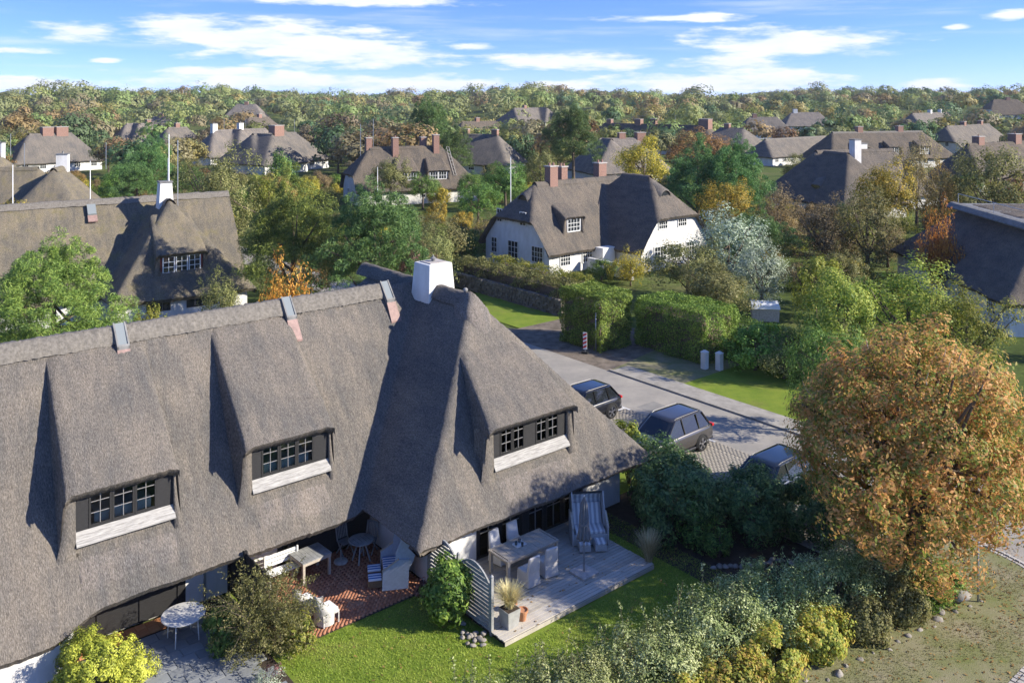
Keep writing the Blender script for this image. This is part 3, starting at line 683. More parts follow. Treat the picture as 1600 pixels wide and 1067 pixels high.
# eyebrow vents in the two half hips
def eyebrow(h, x, y, dx, dy, zc, w):
    V = []; n = 14; nx = -dy; ny = dx                      # d: outward, n: along
    for i in range(n + 1):
        t = i / n * 2 - 1; hgt = (1 - t * t) ** .8 * .62
        for q, lift in ((.15, 0), (.05, .0), (-1.5, -.1)):
            x_, y_ = x + dx * q + nx * t * w, y + dy * q + ny * t * w
            base = float(h.fn(np.array(x_), np.array(y_)))
            V.append((x_, y_, base + (hgt + .10 if q == .05 else hgt + .02 if q == .15 else -.05)))
    Fv = [(i*3+j, i*3+3+j, i*3+4+j, i*3+1+j) for i in range(n) for j in range(2)]
    link('eyebrow_thatch', mesh('eyebrow_thatch', V, Fv, M['thatch'], True), h.o)
    V = []
    for i in range(n + 1):
        t = i / n * 2 - 1; hgt = (1 - t * t) ** .8 * .6
        x_, y_ = x + dx * .02 + nx * t * w, y + dy * .02 + ny * t * w; base = float(h.fn(np.array(x_), np.array(y_)))
        V += [(x_, y_, base - .1), (x_, y_, base + hgt)]
    link('eyebrow_window', mesh('eyebrow_window', V, [(2*i, 2*i+2, 2*i+3, 2*i+1) for i in range(n)], M['darkglass']), h.o)
eyebrow(hB, .75, 0, -1, 0, 6, .75); eyebrow(hB, 12.0, -7.6, 0, -1, 6, .8)
bx('garden_wall', M['white'], hB.o, 4.0, 4.3, -10.6, -5.2, 0, 1.2); bx('entrance_porch', M['white'], hB.o, 5.2, 6.8, -6.0, -4.6, 0, 2.0)

# -- house with white dormers behind the pines
hC = House('thatched_house', 'long thatched house with two white dormers and four brick chimneys behind the round pine', (-20.5, 126, 0), R(24),
    [(7.5, 4.5, 10.0, 5.4, 0, 2.0, 8.3, 4.3, 'hip', 1.2)], .25, 'thatch_dark')
for (x, y, z) in ((.8, 4.7, 9.6), (4.6, 3.6, 9.6), (9.6, 5.2, 9.5), (11.2, 3.9, 9.9)): hC.chimney(x, y, .9, .9, 6.4, z, 'brick', 1)
hC.dorm(5.6, 3.0, .1, 2.2, 6.3, 4.75, 3.4, 'thatch_dark', 'white', 'whiteframe', 2, 3, 2); hC.dorm(10.4, 3.0, .1, 2.2, 6.3, 4.75, 3.4, 'thatch_dark', 'white', 'whiteframe', 2, 3, 2)
for (yy, z) in ((3.3, 3.6), (5.7, 3.6), (3.0, .9), (6, .9)): hC.win(-1.95, yy, z, -1, 0, .9, 1.2, 2, 2)
for xx in (1, 4, 8, 11, 14): hC.win(xx, -.35, .8, 0, -1, 1.2, 1.1, 3, 2)
mb = MB()                                                    # roof ladder
for s_ in (-.2, .2): mb.bar((13.2 + s_, .6, 3.9), (13.2 + s_, 4.0, 8.0), .06)
for i in range(9): f = i / 8; mb.bar((13.0, .6 + 3.4 * f, 3.92 + 4.1 * f), (13.4, .6 + 3.4 * f, 3.92 + 4.1 * f), .05)
mb.build('roof_ladder', M['apron'], hC.o)
hC.mast(-.6, 4, 7, 11.8); hC.mast(1.6, 5, 8, 12.5)

# -- right: house with the flat leaded roof top
hR = House('thatched_house', 'dark thatched house with flat leaded roof top and railing at the right edge', (41.5, 67, 0), R(-4),
    [(0, 0, 10.5, 8.2, 1, 2.2, 10.2, 'hip', 'hip', 1.0)], .18, 'thatch_mid', ridge=False, flat=6.9)
MB().box(-4.2, 4.2, -6.4, 6.4, 6.55, 6.85).build('flat_roof', M['lead'], hR.o)
mb = MB()
for i in range(60):                                          # ribbed metal edge of the flat top
    y = -6.5 + 13 * i / 59; mb.tube([(-4.9, y, 6.55), (-4.5, y, 6.86), (-4.2, y, 6.9)], .09, 6)
for i in range(40):
    x = -4.4 + 8.8 * i / 39; mb.tube([(x, -7.1, 6.55), (x, -6.7, 6.86), (x, -6.4, 6.9)], .09, 6)
mb.build('ribbed_edge', M['lead'], hR.o)
mb = MB()
for (x, y) in ((-4, -6.2), (-4, 6.2), (4, -6.2), (-4, 0)): mb.tube([(x, y, 6.8), (x, y, 7.7)], .03, 6)
mb.tube([(-4, -6.2, 7.68), (-4, 6.2, 7.68)], .025, 6).tube([(-4, -6.2, 7.68), (4, -6.2, 7.68)], .025, 6)
mb.build('roof_railing', M['metal'], hR.o)
MB().lathe([(.12, 6.8), (.12, 7.3), (.2, 7.32), (.2, 7.45)], -2.2, -2.5, 10).build('roof_vent', M['lead'], hR.o)
for (y, w) in ((-7.5, 1.3), (-3.0, 1.3), (1.5, 1.3)): hR.win(-7.66, y, .8, -1, 0, w, 1.25, 4, 3)
for x in (-5, -1, 3): hR.win(x, -9.96, .8, 0, -1, 1.3, 1.25, 4, 3)
hR.dorm(-3.4, 3.0, -9.9, -7.7, 4.9, 3.9, 2.7, 'thatch_mid', 'white', 'whiteframe', 2, 3, 2)

# -- right, middle distance: thatched house with the tall white chimney
hE = House('thatched_house', 'brown thatched house with tall white chimney stack among bronze shrubs right of centre', (43.5, 117, 0), R(20),
    [(8.5, 5.5, 12.5, 5.6, 0, 1.8, 8.3, 'hip', 'hip', 1.15), (2.2, 2.0, 8.0, 5.6, 1, 1.8, 8.3, 'hip', 'hip', 1.15)], .25, 'thatch_mid')
hE.chimney(4.6, 1.0, 1.1, 1.1, 4.6, 9.9, 'white', 0); hE.chimney(10, 6, 1.6, 1.0, 7.0, 9.0, 'white', 0)
eyebrow(hE, -2.0, 1.0, -.95, -.3, 4, .8)
for x in (0, 4, 8, 12): hE.win(x, -5.45 if x < 7 else .45, .8, 0, -1, 1.4, 1.2, 4, 2)

# -- more thatched houses of the settlement, from near to far: ridge ends as seen, type, extras
PROT_AUTO = []
def ridge_house(label, p0, p1, z=8.0, hw=5.2, wing=None, tm='thatch', e=('hip', 'hip'), ch=(), step=.45, wins=True, masts=(), ridge=True, ze=2.0, white_dorm=0):
    x0, y0 = loc_from(*p0, z); x1, y1 = loc_from(*p1, z)
    if abs(p0[1] - p1[1]) < 1e-6: pass
    L = sqrt((x1-x0)**2 + (y1-y0)**2); ang = atan2(y1-y0, x1-x0)
    ext = [0 if k is None else ((z - (ze if k == 'hip' else k)) / 1.25) for k in e]
    hl = (L + ext[0] + ext[1]) / 2; mid = (ext[1] - ext[0]) / 2 + L / 2
    vols = [(mid, 0, hl, hw, 0, ze, z, e[0], e[1], 1.25)]
    if wing: vols.append((wing[0] * L, -wing[1] / 2, hw * .95 + wing[1] / 2, hw * .95, 1, ze, z + .05, 'hip', 'hip', 1.25))
    zb = float(terrain(np.array((x0 + x1) / 2), np.array((y0 + y1) / 2)))
    PROT_AUTO.append((p0[0] - 8, p0[1] - 12, p1[0] + 8, (p0[1] - HY) * 1.20 + HY, (y0 + y1) / 2 - hw))
    h = House('thatched_house', label, (x0, y0, zb), ang, vols, step, tm, ridge=ridge)
    for (f, m, zc, w) in ch: h.chimney(f * L, .2, w, w * .8, z - 1.5, z + zc, m, 1)
    for f in masts: h.mast(f * L, .4, z - .5, z + 2.6)
    if wins:
        n = max(2, int(2 * hl / 3.2))
        for i in range(n):
            x = mid - hl + .55 + (2 * hl - 1.1) * (i + .5) / n; h.win(x, -hw + .55, .8, 0, -1, 1.3, 1.1, 3, 2)
        for k, sx in ((0, -1), (1, 1)):
            if e[k] not in ('hip', None): h.win(mid + sx * (hl - .55), 1.2, 3.4, sx, 0, .9, 1.1); h.win(mid + sx * (hl - .55), -1.2, 3.4, sx, 0, .9, 1.1)
    for i in range(white_dorm):
        f = (i + .5) / white_dorm; h.dorm(f * L, 2.6, -hw + .6, -hw + 2.8, z - 2.2, 4.7, 3.4, tm, 'white', 'whiteframe', 2, 2, 2)
    return h
def terrain(x, y): return 8.0 * sstep(y, 260, 760) + (2.2 * np.sin(x / 47 + 1) + 1.6 * np.sin(x / 21 + y / 60)) * sstep(y, 260, 420)
def build_settlement():
    B = 'brick'
    ridge_house('thatched house with white chimney directly behind the mossy roofed neighbour, left edge', (-60, 262), (60, 260), 8.0, 5.2, (1.32, 3.5), 'thatch_old', ch=((1.32, 'white', 1.3, 1.2),), masts=(.8, 1.9))
    ridge_house('thatched house with white chimney cut by the left edge, in front of brick chimney pair', (-90, 238), (-25, 238), 8.0, 5.0, (1.35, 3.5), 'thatch_old', ch=((1.35, 'white', 1.3, 1.2),), masts=(1.6,))
    ridge_house('dark thatched roof with two broad brick chimneys at far left', (45, 209), (112, 207), 8.0, 6.0, None, 'thatch', ch=((.42, B, 1.2, 2.2), (.75, B, 1.2, 2.4)))
    ridge_house('pale thatched roof in the trees, far left of centre', (197, 193), (236, 192), 8.0, 5.5, (.3, 3), 'thatch_pale', ch=((.9, B, .9, 1.2),))
    ridge_house('small far thatched roof right of the pale one', (262, 199), (292, 198), 8.0, 5.0, None, 'thatch', ch=((.5, B, .9, 1.2),))
    ridge_house('thatched house with two small white chimneys left of the wide brick chimney', (335, 203), (415, 200), 8.0, 5.0, (.35, 3), 'thatch_pale', ch=((0, 'white', 1.4, 1.3), (.5, 'white', 1.4, 1.3)), masts=(.2, .62))
    ridge_house('thatched house with one wide brick chimney behind the round green bush', (395, 209), (462, 206), 8.0, 6.6, (.1, 3.5), 'thatch', ch=((.55, B, 1.5, 2.6),), masts=(1.0,))
    ridge_house('far dark gabled thatch roof with brick chimney above the wide chimney house', (388, 184), (420, 183), 8.4, 6.0, None, 'thatch_dark', ch=((.55, B, 1.0, 1.5),))
    ridge_house('far thatched roof with chimney left of centre on the wooded rise', (370, 169), (400, 169), 9.5, 7, None, 'thatch_pale', ch=((.5, B, 1.2, 2.0),))
    ridge_house('far small thatched roofs line under the left woodland', (240, 177), (262, 177), 8.8, 6, None, 'thatch_pale', ch=((.5, B, 1.2, 1.8),))
    ridge_house('dark hipped thatch roof right of the tall far pine', (722, 190), (775, 189), 8.0, 6.0, None, 'thatch_dark', ch=((.45, B, 1.0, 1.3),))
    ridge_house('thatched house with two small brick chimneys behind the green bush', (728, 209), (778, 210), 8.0, 5.4, None, 'thatch', ch=((0, B, .9, 1.2), (.9, B, .9, 1.3)))
    ridge_house('far pair of dark thatched gables at the centre', (803, 179), (845, 178), 8.2, 7.5, (.9, 3), 'thatch', ch=((.4, B, .9, 1.6),))
    ridge_house('grey hipped thatch roof with brick base left of the yellow tree', (936, 216), (995, 215), 8.0, 6.0, (.1, 3), 'thatch_pale', ch=((.6, B, .9, 1.3), (1.1, B, .9, 1.8)))
    ridge_house('long dark thatched roof with several chimneys, far centre right', (945, 192), (1105, 196), 8.0, 6.5, None, 'thatch_dark', ch=((.05, B, 1, 1.6), (.35, B, 1.2, 2), (.5, B, 1.4, 1.8), (.98, B, 1.6, 3)), masts=(.7,))
    ridge_house('thatched house with long slope to the right behind the dark pine group', (1125, 199), (1162, 200), 8.0, 9.0, None, 'thatch', ch=((.3, B, .9, 1.4),))
    ridge_house('low thatched annex with pale ridge right of the long slope', (1195, 217), (1290, 212), 6.0, 4.5, None, 'thatch', ridge='pale')
    ridge_house('wide thatched house with flat pale ridge and white dormers, right', (1300, 206), (1440, 204), 8.0, 6.2, None, 'thatch_dark', ch=((.3, B, 1.0, 1.4), (.75, B, 1.0, 1.4)), ridge='pale', white_dorm=3)
    ridge_house('white gabled thatched house near the right edge', (1478, 197), (1545, 193), 8.4, 6.0, None, 'thatch', (4.6, 'hip'), ch=((.4, B, .8, 1.4), (.8, B, .8, 1.4)))
    ridge_house('dark thatched roof with two brick chimneys behind the olive tree, right edge', (1512, 224), (1600, 220), 8.0, 5.6, None, 'thatch_dark', ch=((.2, B, 1.0, 1.6), (.85, B, 1.2, 1.8)))
    ridge_house('far brown hipped thatch roof beneath the right woodland', (1170, 184), (1215, 184), 8.0, 6.5, None, 'thatch', ch=((.2, B, 1.0, 1.6),))
    ridge_house('far thatched roof with small white chimney, right of centre', (1236, 177), (1280, 177), 8.2, 6.5, None, 'thatch_pale', ch=((.15, 'white', 1.4, 1.8),))
    ridge_house('far thatched roof with white dormers at upper right', (1425, 178), (1480, 176), 8.5, 7, None, 'thatch', ch=((.5, 'white', 1.2, 1.8), (.8, 'white', 1.2, 1.8)))
    ridge_house('far dark roof with a white gable at the right edge', (1552, 168), (1590, 168), 10, 8, None, 'thatch_dark', (5, 'hip'), ch=((.6, B, 1.0, 2),))
build_settlement()
# ------------------------------------------------------------------ ground, street, patios
def ground_mat():
    m = bpy.data.materials.new('garden_ground'); m.use_nodes = True; nt = m.node_tree; N = nt.nodes; L = nt.links; p = N['Principled BSDF']
    p.inputs['Roughness'].default_value = .95; p.inputs['Specular IOR Level'].default_value = .1
    tc = N.new('ShaderNodeTexCoord')
    def noise(s, d=5):
        t = N.new('ShaderNodeTexNoise'); t.inputs['Scale'].default_value = s; t.inputs['Detail'].default_value = d; L.new(tc.outputs['Object'], t.inputs['Vector']); return t.outputs['Fac']
    r = N.new('ShaderNodeValToRGB'); e = r.color_ramp.elements; e[0].position = .38; e[0].color = (.05, .075, .02, 1); e[1].position = .66; e[1].color = (.12, .12, .05, 1)
    k = e.new(.52); k.color = (.085, .115, .03, 1)
    L.new(noise(.12), r.inputs[0]); r2 = N.new('ShaderNodeValToRGB'); e = r2.color_ramp.elements; e[0].color = (.6, .6, .6, 1); e[1].color = (1.4, 1.35, 1.2, 1); e[0].position = .3; e[1].position = .7
    L.new(noise(3.5), r2.inputs[0]); mx = N.new('ShaderNodeMix'); mx.data_type = 'RGBA'; mx.blend_type = 'MULTIPLY'; mx.inputs['Factor'].default_value = 1
    L.new(r.outputs[0], mx.inputs['A']); L.new(r2.outputs[0], mx.inputs['B']); L.new(mx.outputs['Result'], p.inputs['Base Color']); return m
M['ground'] = ground_mat()
M['lawn'] = mat('lawn', (.20,.25,.036), .95, 0, 1.1, .6, 60, c2=(.13,.195,.025), spec=.1)
def lawn_patches():
    nt = M['lawn'].node_tree; N = nt.nodes; L = nt.links; p = N['Principled BSDF']; src = p.inputs['Base Color'].links[0].from_socket
    tc = N.new('ShaderNodeTexCoord'); t = N.new('ShaderNodeTexNoise'); t.inputs['Scale'].default_value = .45; t.inputs['Detail'].default_value = 7; t.inputs['Roughness'].default_value = .7
    L.new(tc.outputs['Object'], t.inputs['Vector']); mr = N.new('ShaderNodeMapRange'); L.new(t.outputs['Fac'], mr.inputs[0]); mr.inputs[1].default_value = .52; mr.inputs[2].default_value = .70; mr.inputs[4].default_value = .65
    mx = N.new('ShaderNodeMix'); mx.data_type = 'RGBA'; L.new(mr.outputs[0], mx.inputs['Factor']); L.new(src, mx.inputs['A']); mx.inputs['B'].default_value = (.19, .16, .06, 1); L.new(mx.outputs['Result'], p.inputs['Base Color'])
lawn_patches()
M['asphalt'] = mat('asphalt', (.36,.325,.27), .9, 0, .5, .25, 90, c2=(.25,.23,.20), spec=.2)
M['patch'] = mat('asphalt_patch', (.235,.22,.195), .9, .12, 1.5, .25, 90, spec=.2)
M['pavement'] = mat('pavement', (.30,.275,.235), .9, .25, 1.2, .2, 60)
M['sand'] = mat('sandy_verge', (.27,.235,.155), .95, 0, .75, .5, 30, c2=(.155,.17,.06), spec=.1)
M['gravel'] = mat('gravel_drive', (.17,.14,.11), .95, .35, 1.5, .5, 30, spec=.1)
M['soil'] = mat('bed_soil', (.06,.046,.034), .95, .3, 3, .6, 30, spec=.1)
def island_mat(name, c1, c2, c3, rough=.85, bump=.2, bs=40, byobj=False):
    m = mat(name, c2, rough, 0, 8, bump, bs); nt = m.node_tree; N = nt.nodes; L = nt.links
    r = N.new('ShaderNodeValToRGB'); e = r.color_ramp.elements; e[0].color = c1 + (1,); e[1].color = c3 + (1,); k = e.new(.5); k.color = c2 + (1,)
    if byobj: s = N.new('ShaderNodeObjectInfo').outputs['Random']
    else: s = N.new('ShaderNodeNewGeometry').outputs['Random Per Island']
    tc = N.new('ShaderNodeTexCoord'); t = N.new('ShaderNodeTexNoise'); t.inputs['Scale'].default_value = 3.0; t.inputs['Detail'].default_value = 5
    L.new(tc.outputs['Object'], t.inputs['Vector'])
    a = N.new('ShaderNodeMath'); a.operation = 'MULTIPLY_ADD'; L.new(s, a.inputs[0]); a.inputs[1].default_value = .6
    b = N.new('ShaderNodeMath'); b.operation = 'MULTIPLY_ADD'; L.new(t.outputs['Fac'], b.inputs[0]); b.inputs[1].default_value = .9; b.inputs[2].default_value = -.25
    L.new(b.outputs[0], a.inputs[2]); L.new(a.outputs[0], r.inputs[0]); L.new(r.outputs[0], N['Principled BSDF'].inputs['Base Color']); return m
M['paver'] = island_mat('grey_paver', (.17,.18,.185), (.215,.225,.23), (.26,.27,.27), byobj=True)
M['clinker'] = island_mat('red_clinker', (.26,.10,.055), (.36,.155,.085), (.43,.22,.13))
M['tile'] = island_mat('orange_tile', (.42,.17,.07), (.48,.21,.09), (.52,.26,.12), byobj=True)
M['bayblock'] = island_mat('bay_block', (.25,.225,.185), (.27,.24,.195), (.29,.26,.21))
M['plank'] = island_mat('deck_plank', (.30,.27,.225), (.43,.39,.33), (.53,.485,.42), .85, .3, 30, True)
M['stone'] = island_mat('field_stone', (.17,.15,.12), (.26,.235,.20), (.36,.33,.29), .9, .4, 14, True)
M['wallstone'] = island_mat('wall_stone', (.10,.085,.065), (.16,.135,.105), (.23,.20,.16), .9, .4, 14)
M['sett'] = island_mat('granite_sett', (.33,.31,.28), (.42,.39,.35), (.52,.48,.43), .9, .3, 25, True)

def build_ground():
    xs = np.concatenate([np.linspace(-2600, -400, 12), np.linspace(-300, 300, 41), np.linspace(400, 2600, 12)])
    ys = np.concatenate([np.linspace(-80, 260, 35), np.linspace(280, 800, 40), np.linspace(900, 4500, 12)])
    X, Y = np.meshgrid(xs, ys, indexing='ij'); Z = terrain(X, Y) - .06
    idx = np.arange(X.size).reshape(X.shape); Fc = np.stack([idx[:-1, :-1], idx[1:, :-1], idx[1:, 1:], idx[:-1, 1:]], -1).reshape(-1, 4)
    tag(link('ground', mesh('ground', np.stack([X, Y, Z], -1).reshape(-1, 3), Fc, M['ground'], True)), kind='structure')
build_ground()
def sheet(name, poly, z, m, kind='structure'):
    V = [W(a, b, z) for a, b in poly]; return tag(link(name, mesh(name, V, [tuple(range(len(V)))], M[m])), kind=kind)
def rect(a0, a1, b0, b1): return [(a0, b0), (a1, b0), (a1, b1), (a0, b1)]
sheet('lawn', rect(10.4, 31.5, 12.3, 27.2), -.02, 'lawn')
sheet('flower_bed', rect(23.0, 31.0, 15.6, 24.0), -.012, 'soil')
sheet('flower_bed', rect(3.0, 11.0, 14.0, 26.5), -.03, 'soil')
sheet('garden_lawn', rect(38.4, 46.5, 45.6, 56), -.02, 'lawn')
sheet('verge_grass', rect(37.9, 43.6, 6.0, 31.0), -.015, 'lawn')
sheet('gravel_drive', [(36.4, 35.2), (44.5, 36.5), (44.5, 45.6), (38.2, 45.6), (36.4, 48)], -.014, 'gravel')
sheet('verge_soil', [(37.9, 31.0), (43.6, 31.0), (43.0, 36.5), (36.45, 35.2), (36.45, 31)], -.010, 'sand')
# street
road = [(32.8, 80), (32.8, 13.0)]
cc = (28.9, 12.9); rr = 3.6
arc = [(cc[0] + rr * cos(-t), cc[1] + rr * sin(-t)) for t in np.linspace(.0, pi / 2, 14)]
road = [(32.8, 90), (32.8, 14.0)] + [(a, b) for a, b in arc] + [(-30, 9.3), (-30, 3.2), (60, 3.2), (60, 9.3), (38.5, 9.3), (36.4, 12), (36.4, 90)]
sheet('road', road, -.008, 'asphalt')
sheet('verge', [(8, 9.34)] + [(a - .0, b) for a, b in arc[::-1]] + [(32.75, 15.6), (8, 15.6)], .03, 'sand')
sheet('parking_bay', rect(27.6, 32.8, 15.6, 36.0), -.004, 'bayblock')
bxk = MB()
for i in range(60):
    b = 12.2 + i * 1.0; p = [W(36.42, b), W(36.56, b), W(36.56, b + .985), W(36.42, b + .985)]
    if 35 < b < 47: continue
    bxk.hexa([(x, y, -.05) for x, y, _ in p], [(x, y, .07) for x, y, _ in p])
tag(bxk.build('kerb', M['pavement']), kind='structure')
sheet('pavement', rect(36.565, 37.9, 11.5, 35.0), .06, 'pavement')
mh = empty('manhole_cover', W(34.0, 34.3, -.008), AH, 'round manhole cover in the road beside the far car', 'manhole cover')
MB().lathe([(.42, 0), (.42, .006), (.36, .006), (.36, .004), (0.0, .004)], 0, 0, 28, False).build('ring', M['darkmetal'], mh)
for i, (a0, a1, b0, b1) in enumerate(((33.3, 34.6, 27.0, 30.2), (34.9, 36.1, 19.5, 21.4), (33.0, 33.6, 36.5, 42.0))):
    sheet('road_patch', rect(a0, a1, b0, b1), -.004, 'patch')
# pale bay marks between the parking places
mk_ = MB()
for b in (22.5, 25.15, 27.8, 30.45, 33.1):
    for (a0, a1, b0, b1) in ((32.15, 32.75, b - .05, b + .05), (32.65, 32.75, b - .35, b + .35)):
        p = [W(a0, b0), W(a1, b0), W(a1, b1), W(a0, b1)]; z0 = .017 if a1 - a0 > .3 else .0195
        mk_.hexa([(x, y, .0) for x, y, _ in p], [(x, y, z0) for x, y, _ in p])
tag(mk_.build('bay_marks', M['white']), kind='structure')
def bricks(a0, a1, b0, b1, l, w, g, z0, z1, ang, name, m):
    """laid blocks as one mesh: real edges and joints"""
    ca, sa = cos(ang), sin(ang); mid = ((a0 + a1) / 2, (b0 + b1) / 2); R_ = max(a1 - a0, b1 - b0) * .75
    C = []
    nj = int(2 * R_ / (w + g)); ni = int(2 * R_ / (l + g))
    for j in range(nj):
        for i in range(ni):
            x = -R_ + (i + .5 * (j % 2)) * (l + g); y = -R_ + j * (w + g)
            a = mid[0] + x * ca - y * sa; b = mid[1] + x * sa + y * ca
            if a0 < a < a1 and b0 < b < b1: C.append((a, b))
    C = np.array(C); n = len(C); hl, hw = l / 2, w / 2; ch = .004
    base = np.array([(-hl, -hw, 0), (hl, -hw, 0), (hl, hw, 0), (-hl, hw, 0), (-hl+ch, -hw+ch, 1), (hl-ch, -hw+ch, 1), (hl-ch, hw-ch, 1), (-hl+ch, hw-ch, 1)])
    P = np.zeros((n, 8, 3)); P[..., 0] = C[:, None, 0] + base[:, 0] * ca - base[:, 1] * sa; P[..., 1] = C[:, None, 1] + base[:, 0] * sa + base[:, 1] * ca
    top = z1 + rng.normal(0, .0012, (n, 1)); P[..., 2] = np.where(base[:, 2] > 0, top, z0)
    V = np.empty_like(P); V[..., 0] = P[..., 0] * UX - P[..., 1] * UY; V[..., 1] = P[..., 0] * UY + P[..., 1] * UX; V[..., 2] = P[..., 2]
    fb = np.array([(4,5,6,7),(0,1,5,4),(1,2,6,5),(2,3,7,6),(3,0,4,7)]); Fc = (np.arange(n)[:, None, None] * 8 + fb[None]).reshape(-1, 4)
    return link(name, mesh(name, V.reshape(-1, 3), Fc, M[m]))
o = sheet('brick_patio', rect(10.9, 15.94, 23.3, 27.34), .004, 'soil')
c = bricks(10.95, 15.9, 23.35, 27.3, .20, .095, .008, 0, .03, pi / 4, 'clinker_paving', 'clinker'); c.parent = o; tag(c, kind='stuff')
o = bpy.data.objects['parking_bay']; c = bricks(27.7, 32.15, 15.7, 35.9, .22, .11, .003, 0, .012, 0, 'bay_paving', 'bayblock'); c.parent = o; tag(c, kind='stuff')
c = bricks(32.15, 32.75, 15.7, 35.9, .22, .11, .003, 0, .012, pi/2, 'bay_edging', 'bayblock'); c.parent = o; tag(c, kind='stuff')
# grey slab patio at left: every slab a piece
o = sheet('slab_patio', rect(5.8, 10.45, 20.5, 27.34), -.004, 'soil')
sm = mesh('paver', *[(lambda b: (b.v, b.f))(MB().hexa([(-.295,-.195,0),(.295,-.195,0),(.295,.195,0),(-.295,.195,0)], [(-.288,-.188,.04),(.288,-.188,.04),(.288,.188,.04),(-.288,.188,.04)]))][0], M['paver'])
for j in range(15):
    for i in range(8):
        a = 6.1 + i * .6 + (.3 if j % 2 else 0); b = 20.75 + j * .4
        if a > 10.25 or b > 26.65: continue
        link('paver', sm, o, W(a, b, -.001 + random.uniform(-.003, .003)), (0, 0, AH + random.gauss(0, .004)))
tmh = mesh('tile', *[(lambda b: (b.v, b.f))(MB().box(-.145,.145,-.145,.145,0,.045))][0], M['tile'])
for i in range(12):
    for j in range(2): link('tile', tmh, o, W(6.15 + i * .3, 26.82 + j * .3, .0 + random.uniform(-.002, .002)), (0, 0, AH))
# timber deck: single planks on a frame
deck = empty('timber_deck', W(19.1, 21.4), AH, 'weathered grey timber deck in front of the right wing', 'deck')
npl = 28; pw = 4.02 / npl
pm = mesh('plank', *[(lambda b: (b.v, b.f))(MB().hexa([(-3.27,-pw/2+.006,0),(3.27,-pw/2+.006,0),(3.27,pw/2-.006,0),(-3.27,pw/2-.006,0)], [(-3.27,-pw/2+.009,.028),(3.27,-pw/2+.009,.028),(3.27,pw/2-.009,.028),(-3.27,pw/2-.009,.028)]))][0], M['plank'])
for i in range(npl): link('plank', pm, deck, (random.gauss(0, .006), -1.9 + (i + .5) * pw, .122 + random.gauss(0, .0012)))
bx('fascia', M['plank'], deck, -3.25, 3.25, -1.93, -1.905, 0, .12); bx('joist_frame', M['soil'], deck, -3.2, 3.2, -1.88, 2.1, -.02, .11)
# setts round the corner of the verge
kerb = empty('sett_kerb', W(31, 11), AH); tag(kerb, kind='structure')
stm = mesh('sett', *[(lambda b: (b.v, b.f))(MB().hexa([(-.088,-.068,0),(.088,-.068,0),(.088,.068,0),(-.088,.068,0)], [(-.075,-.056,.12),(.075,-.056,.12),(.075,.056,.12),(-.075,.056,.12)]))][0], M['sett'])
path = [(32.75, 17.5 - .05 * i) for i in range(90)] + [(cc[0] + (rr + .0) * cos(-t) , cc[1] + rr * sin(-t)) for t in np.linspace(0, pi/2, 120)] + [(28.9 - .05 * i, 9.3) for i in range(140)]
for row in (0.0, .155):
    acc = 0; prev = path[0]
    for k in range(1, len(path)):
        p = path[k]; acc += sqrt((p[0]-prev[0])**2 + (p[1]-prev[1])**2); 
        if acc >= .187:
            acc = 0; an = atan2(p[1]-prev[1], p[0]-prev[0]); nx, ny = sin(an), -cos(an)
            x, y, _ = W(p[0] + nx * row, p[1] + ny * row); lx, ly = p[0] + nx * row - 31, p[1] + ny * row - 11
            link('sett', stm, kerb, (lx, ly, -.045 + random.uniform(-.006, .006) - (.03 if row else 0)), (0, 0, an + random.gauss(0, .03)))
        prev = p
# ------------------------------------------------------------------ plants
LM = {}
LM['green'] = leaf_mat('leaf_green', (.022,.045,.010), (.055,.095,.020), (.115,.165,.040))
LM['lime'] = leaf_mat('leaf_lime', (.05,.075,.012), (.12,.14,.022), (.20,.195,.042))
LM['olive'] = leaf_mat('leaf_olive', (.045,.05,.016), (.095,.10,.032), (.165,.155,.06))
LM['yellow'] = leaf_mat('leaf_yellow', (.075,.075,.012), (.175,.15,.022), (.30,.23,.04))
LM['rust'] = leaf_mat('leaf_rust', (.065,.045,.018), (.135,.082,.030), (.215,.135,.05))
LM['brown'] = leaf_mat('leaf_brown', (.055,.046,.022), (.115,.088,.04), (.19,.15,.075))
LM['orange'] = leaf_mat('leaf_orange', (.13,.06,.012), (.27,.12,.02), (.36,.20,.04))
LM['pine'] = leaf_mat('pine_needles', (.020,.042,.014), (.042,.078,.022), (.085,.13,.036), .12)
LM['pine_light'] = leaf_mat('pine_needles_light', (.032,.055,.012), (.072,.105,.022), (.135,.165,.036), .2)
LM['dark'] = leaf_mat('leaf_dark', (.016,.034,.010), (.036,.065,.018), (.085,.12,.036), .3, .15)
LM['hedge'] = leaf_mat('hedge_leaf', (.03,.06,.010), (.07,.115,.018), (.135,.18,.035), .3)
LM['silver'] = leaf_mat('silver_leaf', (.07,.09,.055), (.13,.15,.10), (.21,.225,.17), .2)
LM['elaeagnus'] = leaf_mat('oleaster_leaf', (.052,.072,.020), (.115,.138,.040), (.22,.235,.11), .2, .3)
LM['chestnut'] = leaf_mat('chestnut_leaf', (.070,.085,.015), (.155,.095,.030), (.235,.115,.046), .45, 0, .01, p1=.24, p3=.8, mul=2.75)
LM['conifer_gold'] = leaf_mat('golden_conifer', (.085,.095,.012), (.165,.165,.020), (.24,.225,.035), .2)
LM['purple'] = leaf_mat('purple_leaf', (.05,.022,.02), (.10,.05,.042), (.17,.10,.08), .25)
LM['yelred'] = leaf_mat('rose_leaf', (.075,.10,.016), (.165,.175,.024), (.25,.19,.045), .35)
LM['straw'] = leaf_mat('straw_grass', (.16,.13,.06), (.28,.23,.12), (.40,.34,.20), .3)
LM['blade'] = leaf_mat('grass_blade', (.075,.105,.012), (.12,.155,.020), (.17,.19,.035), .3)

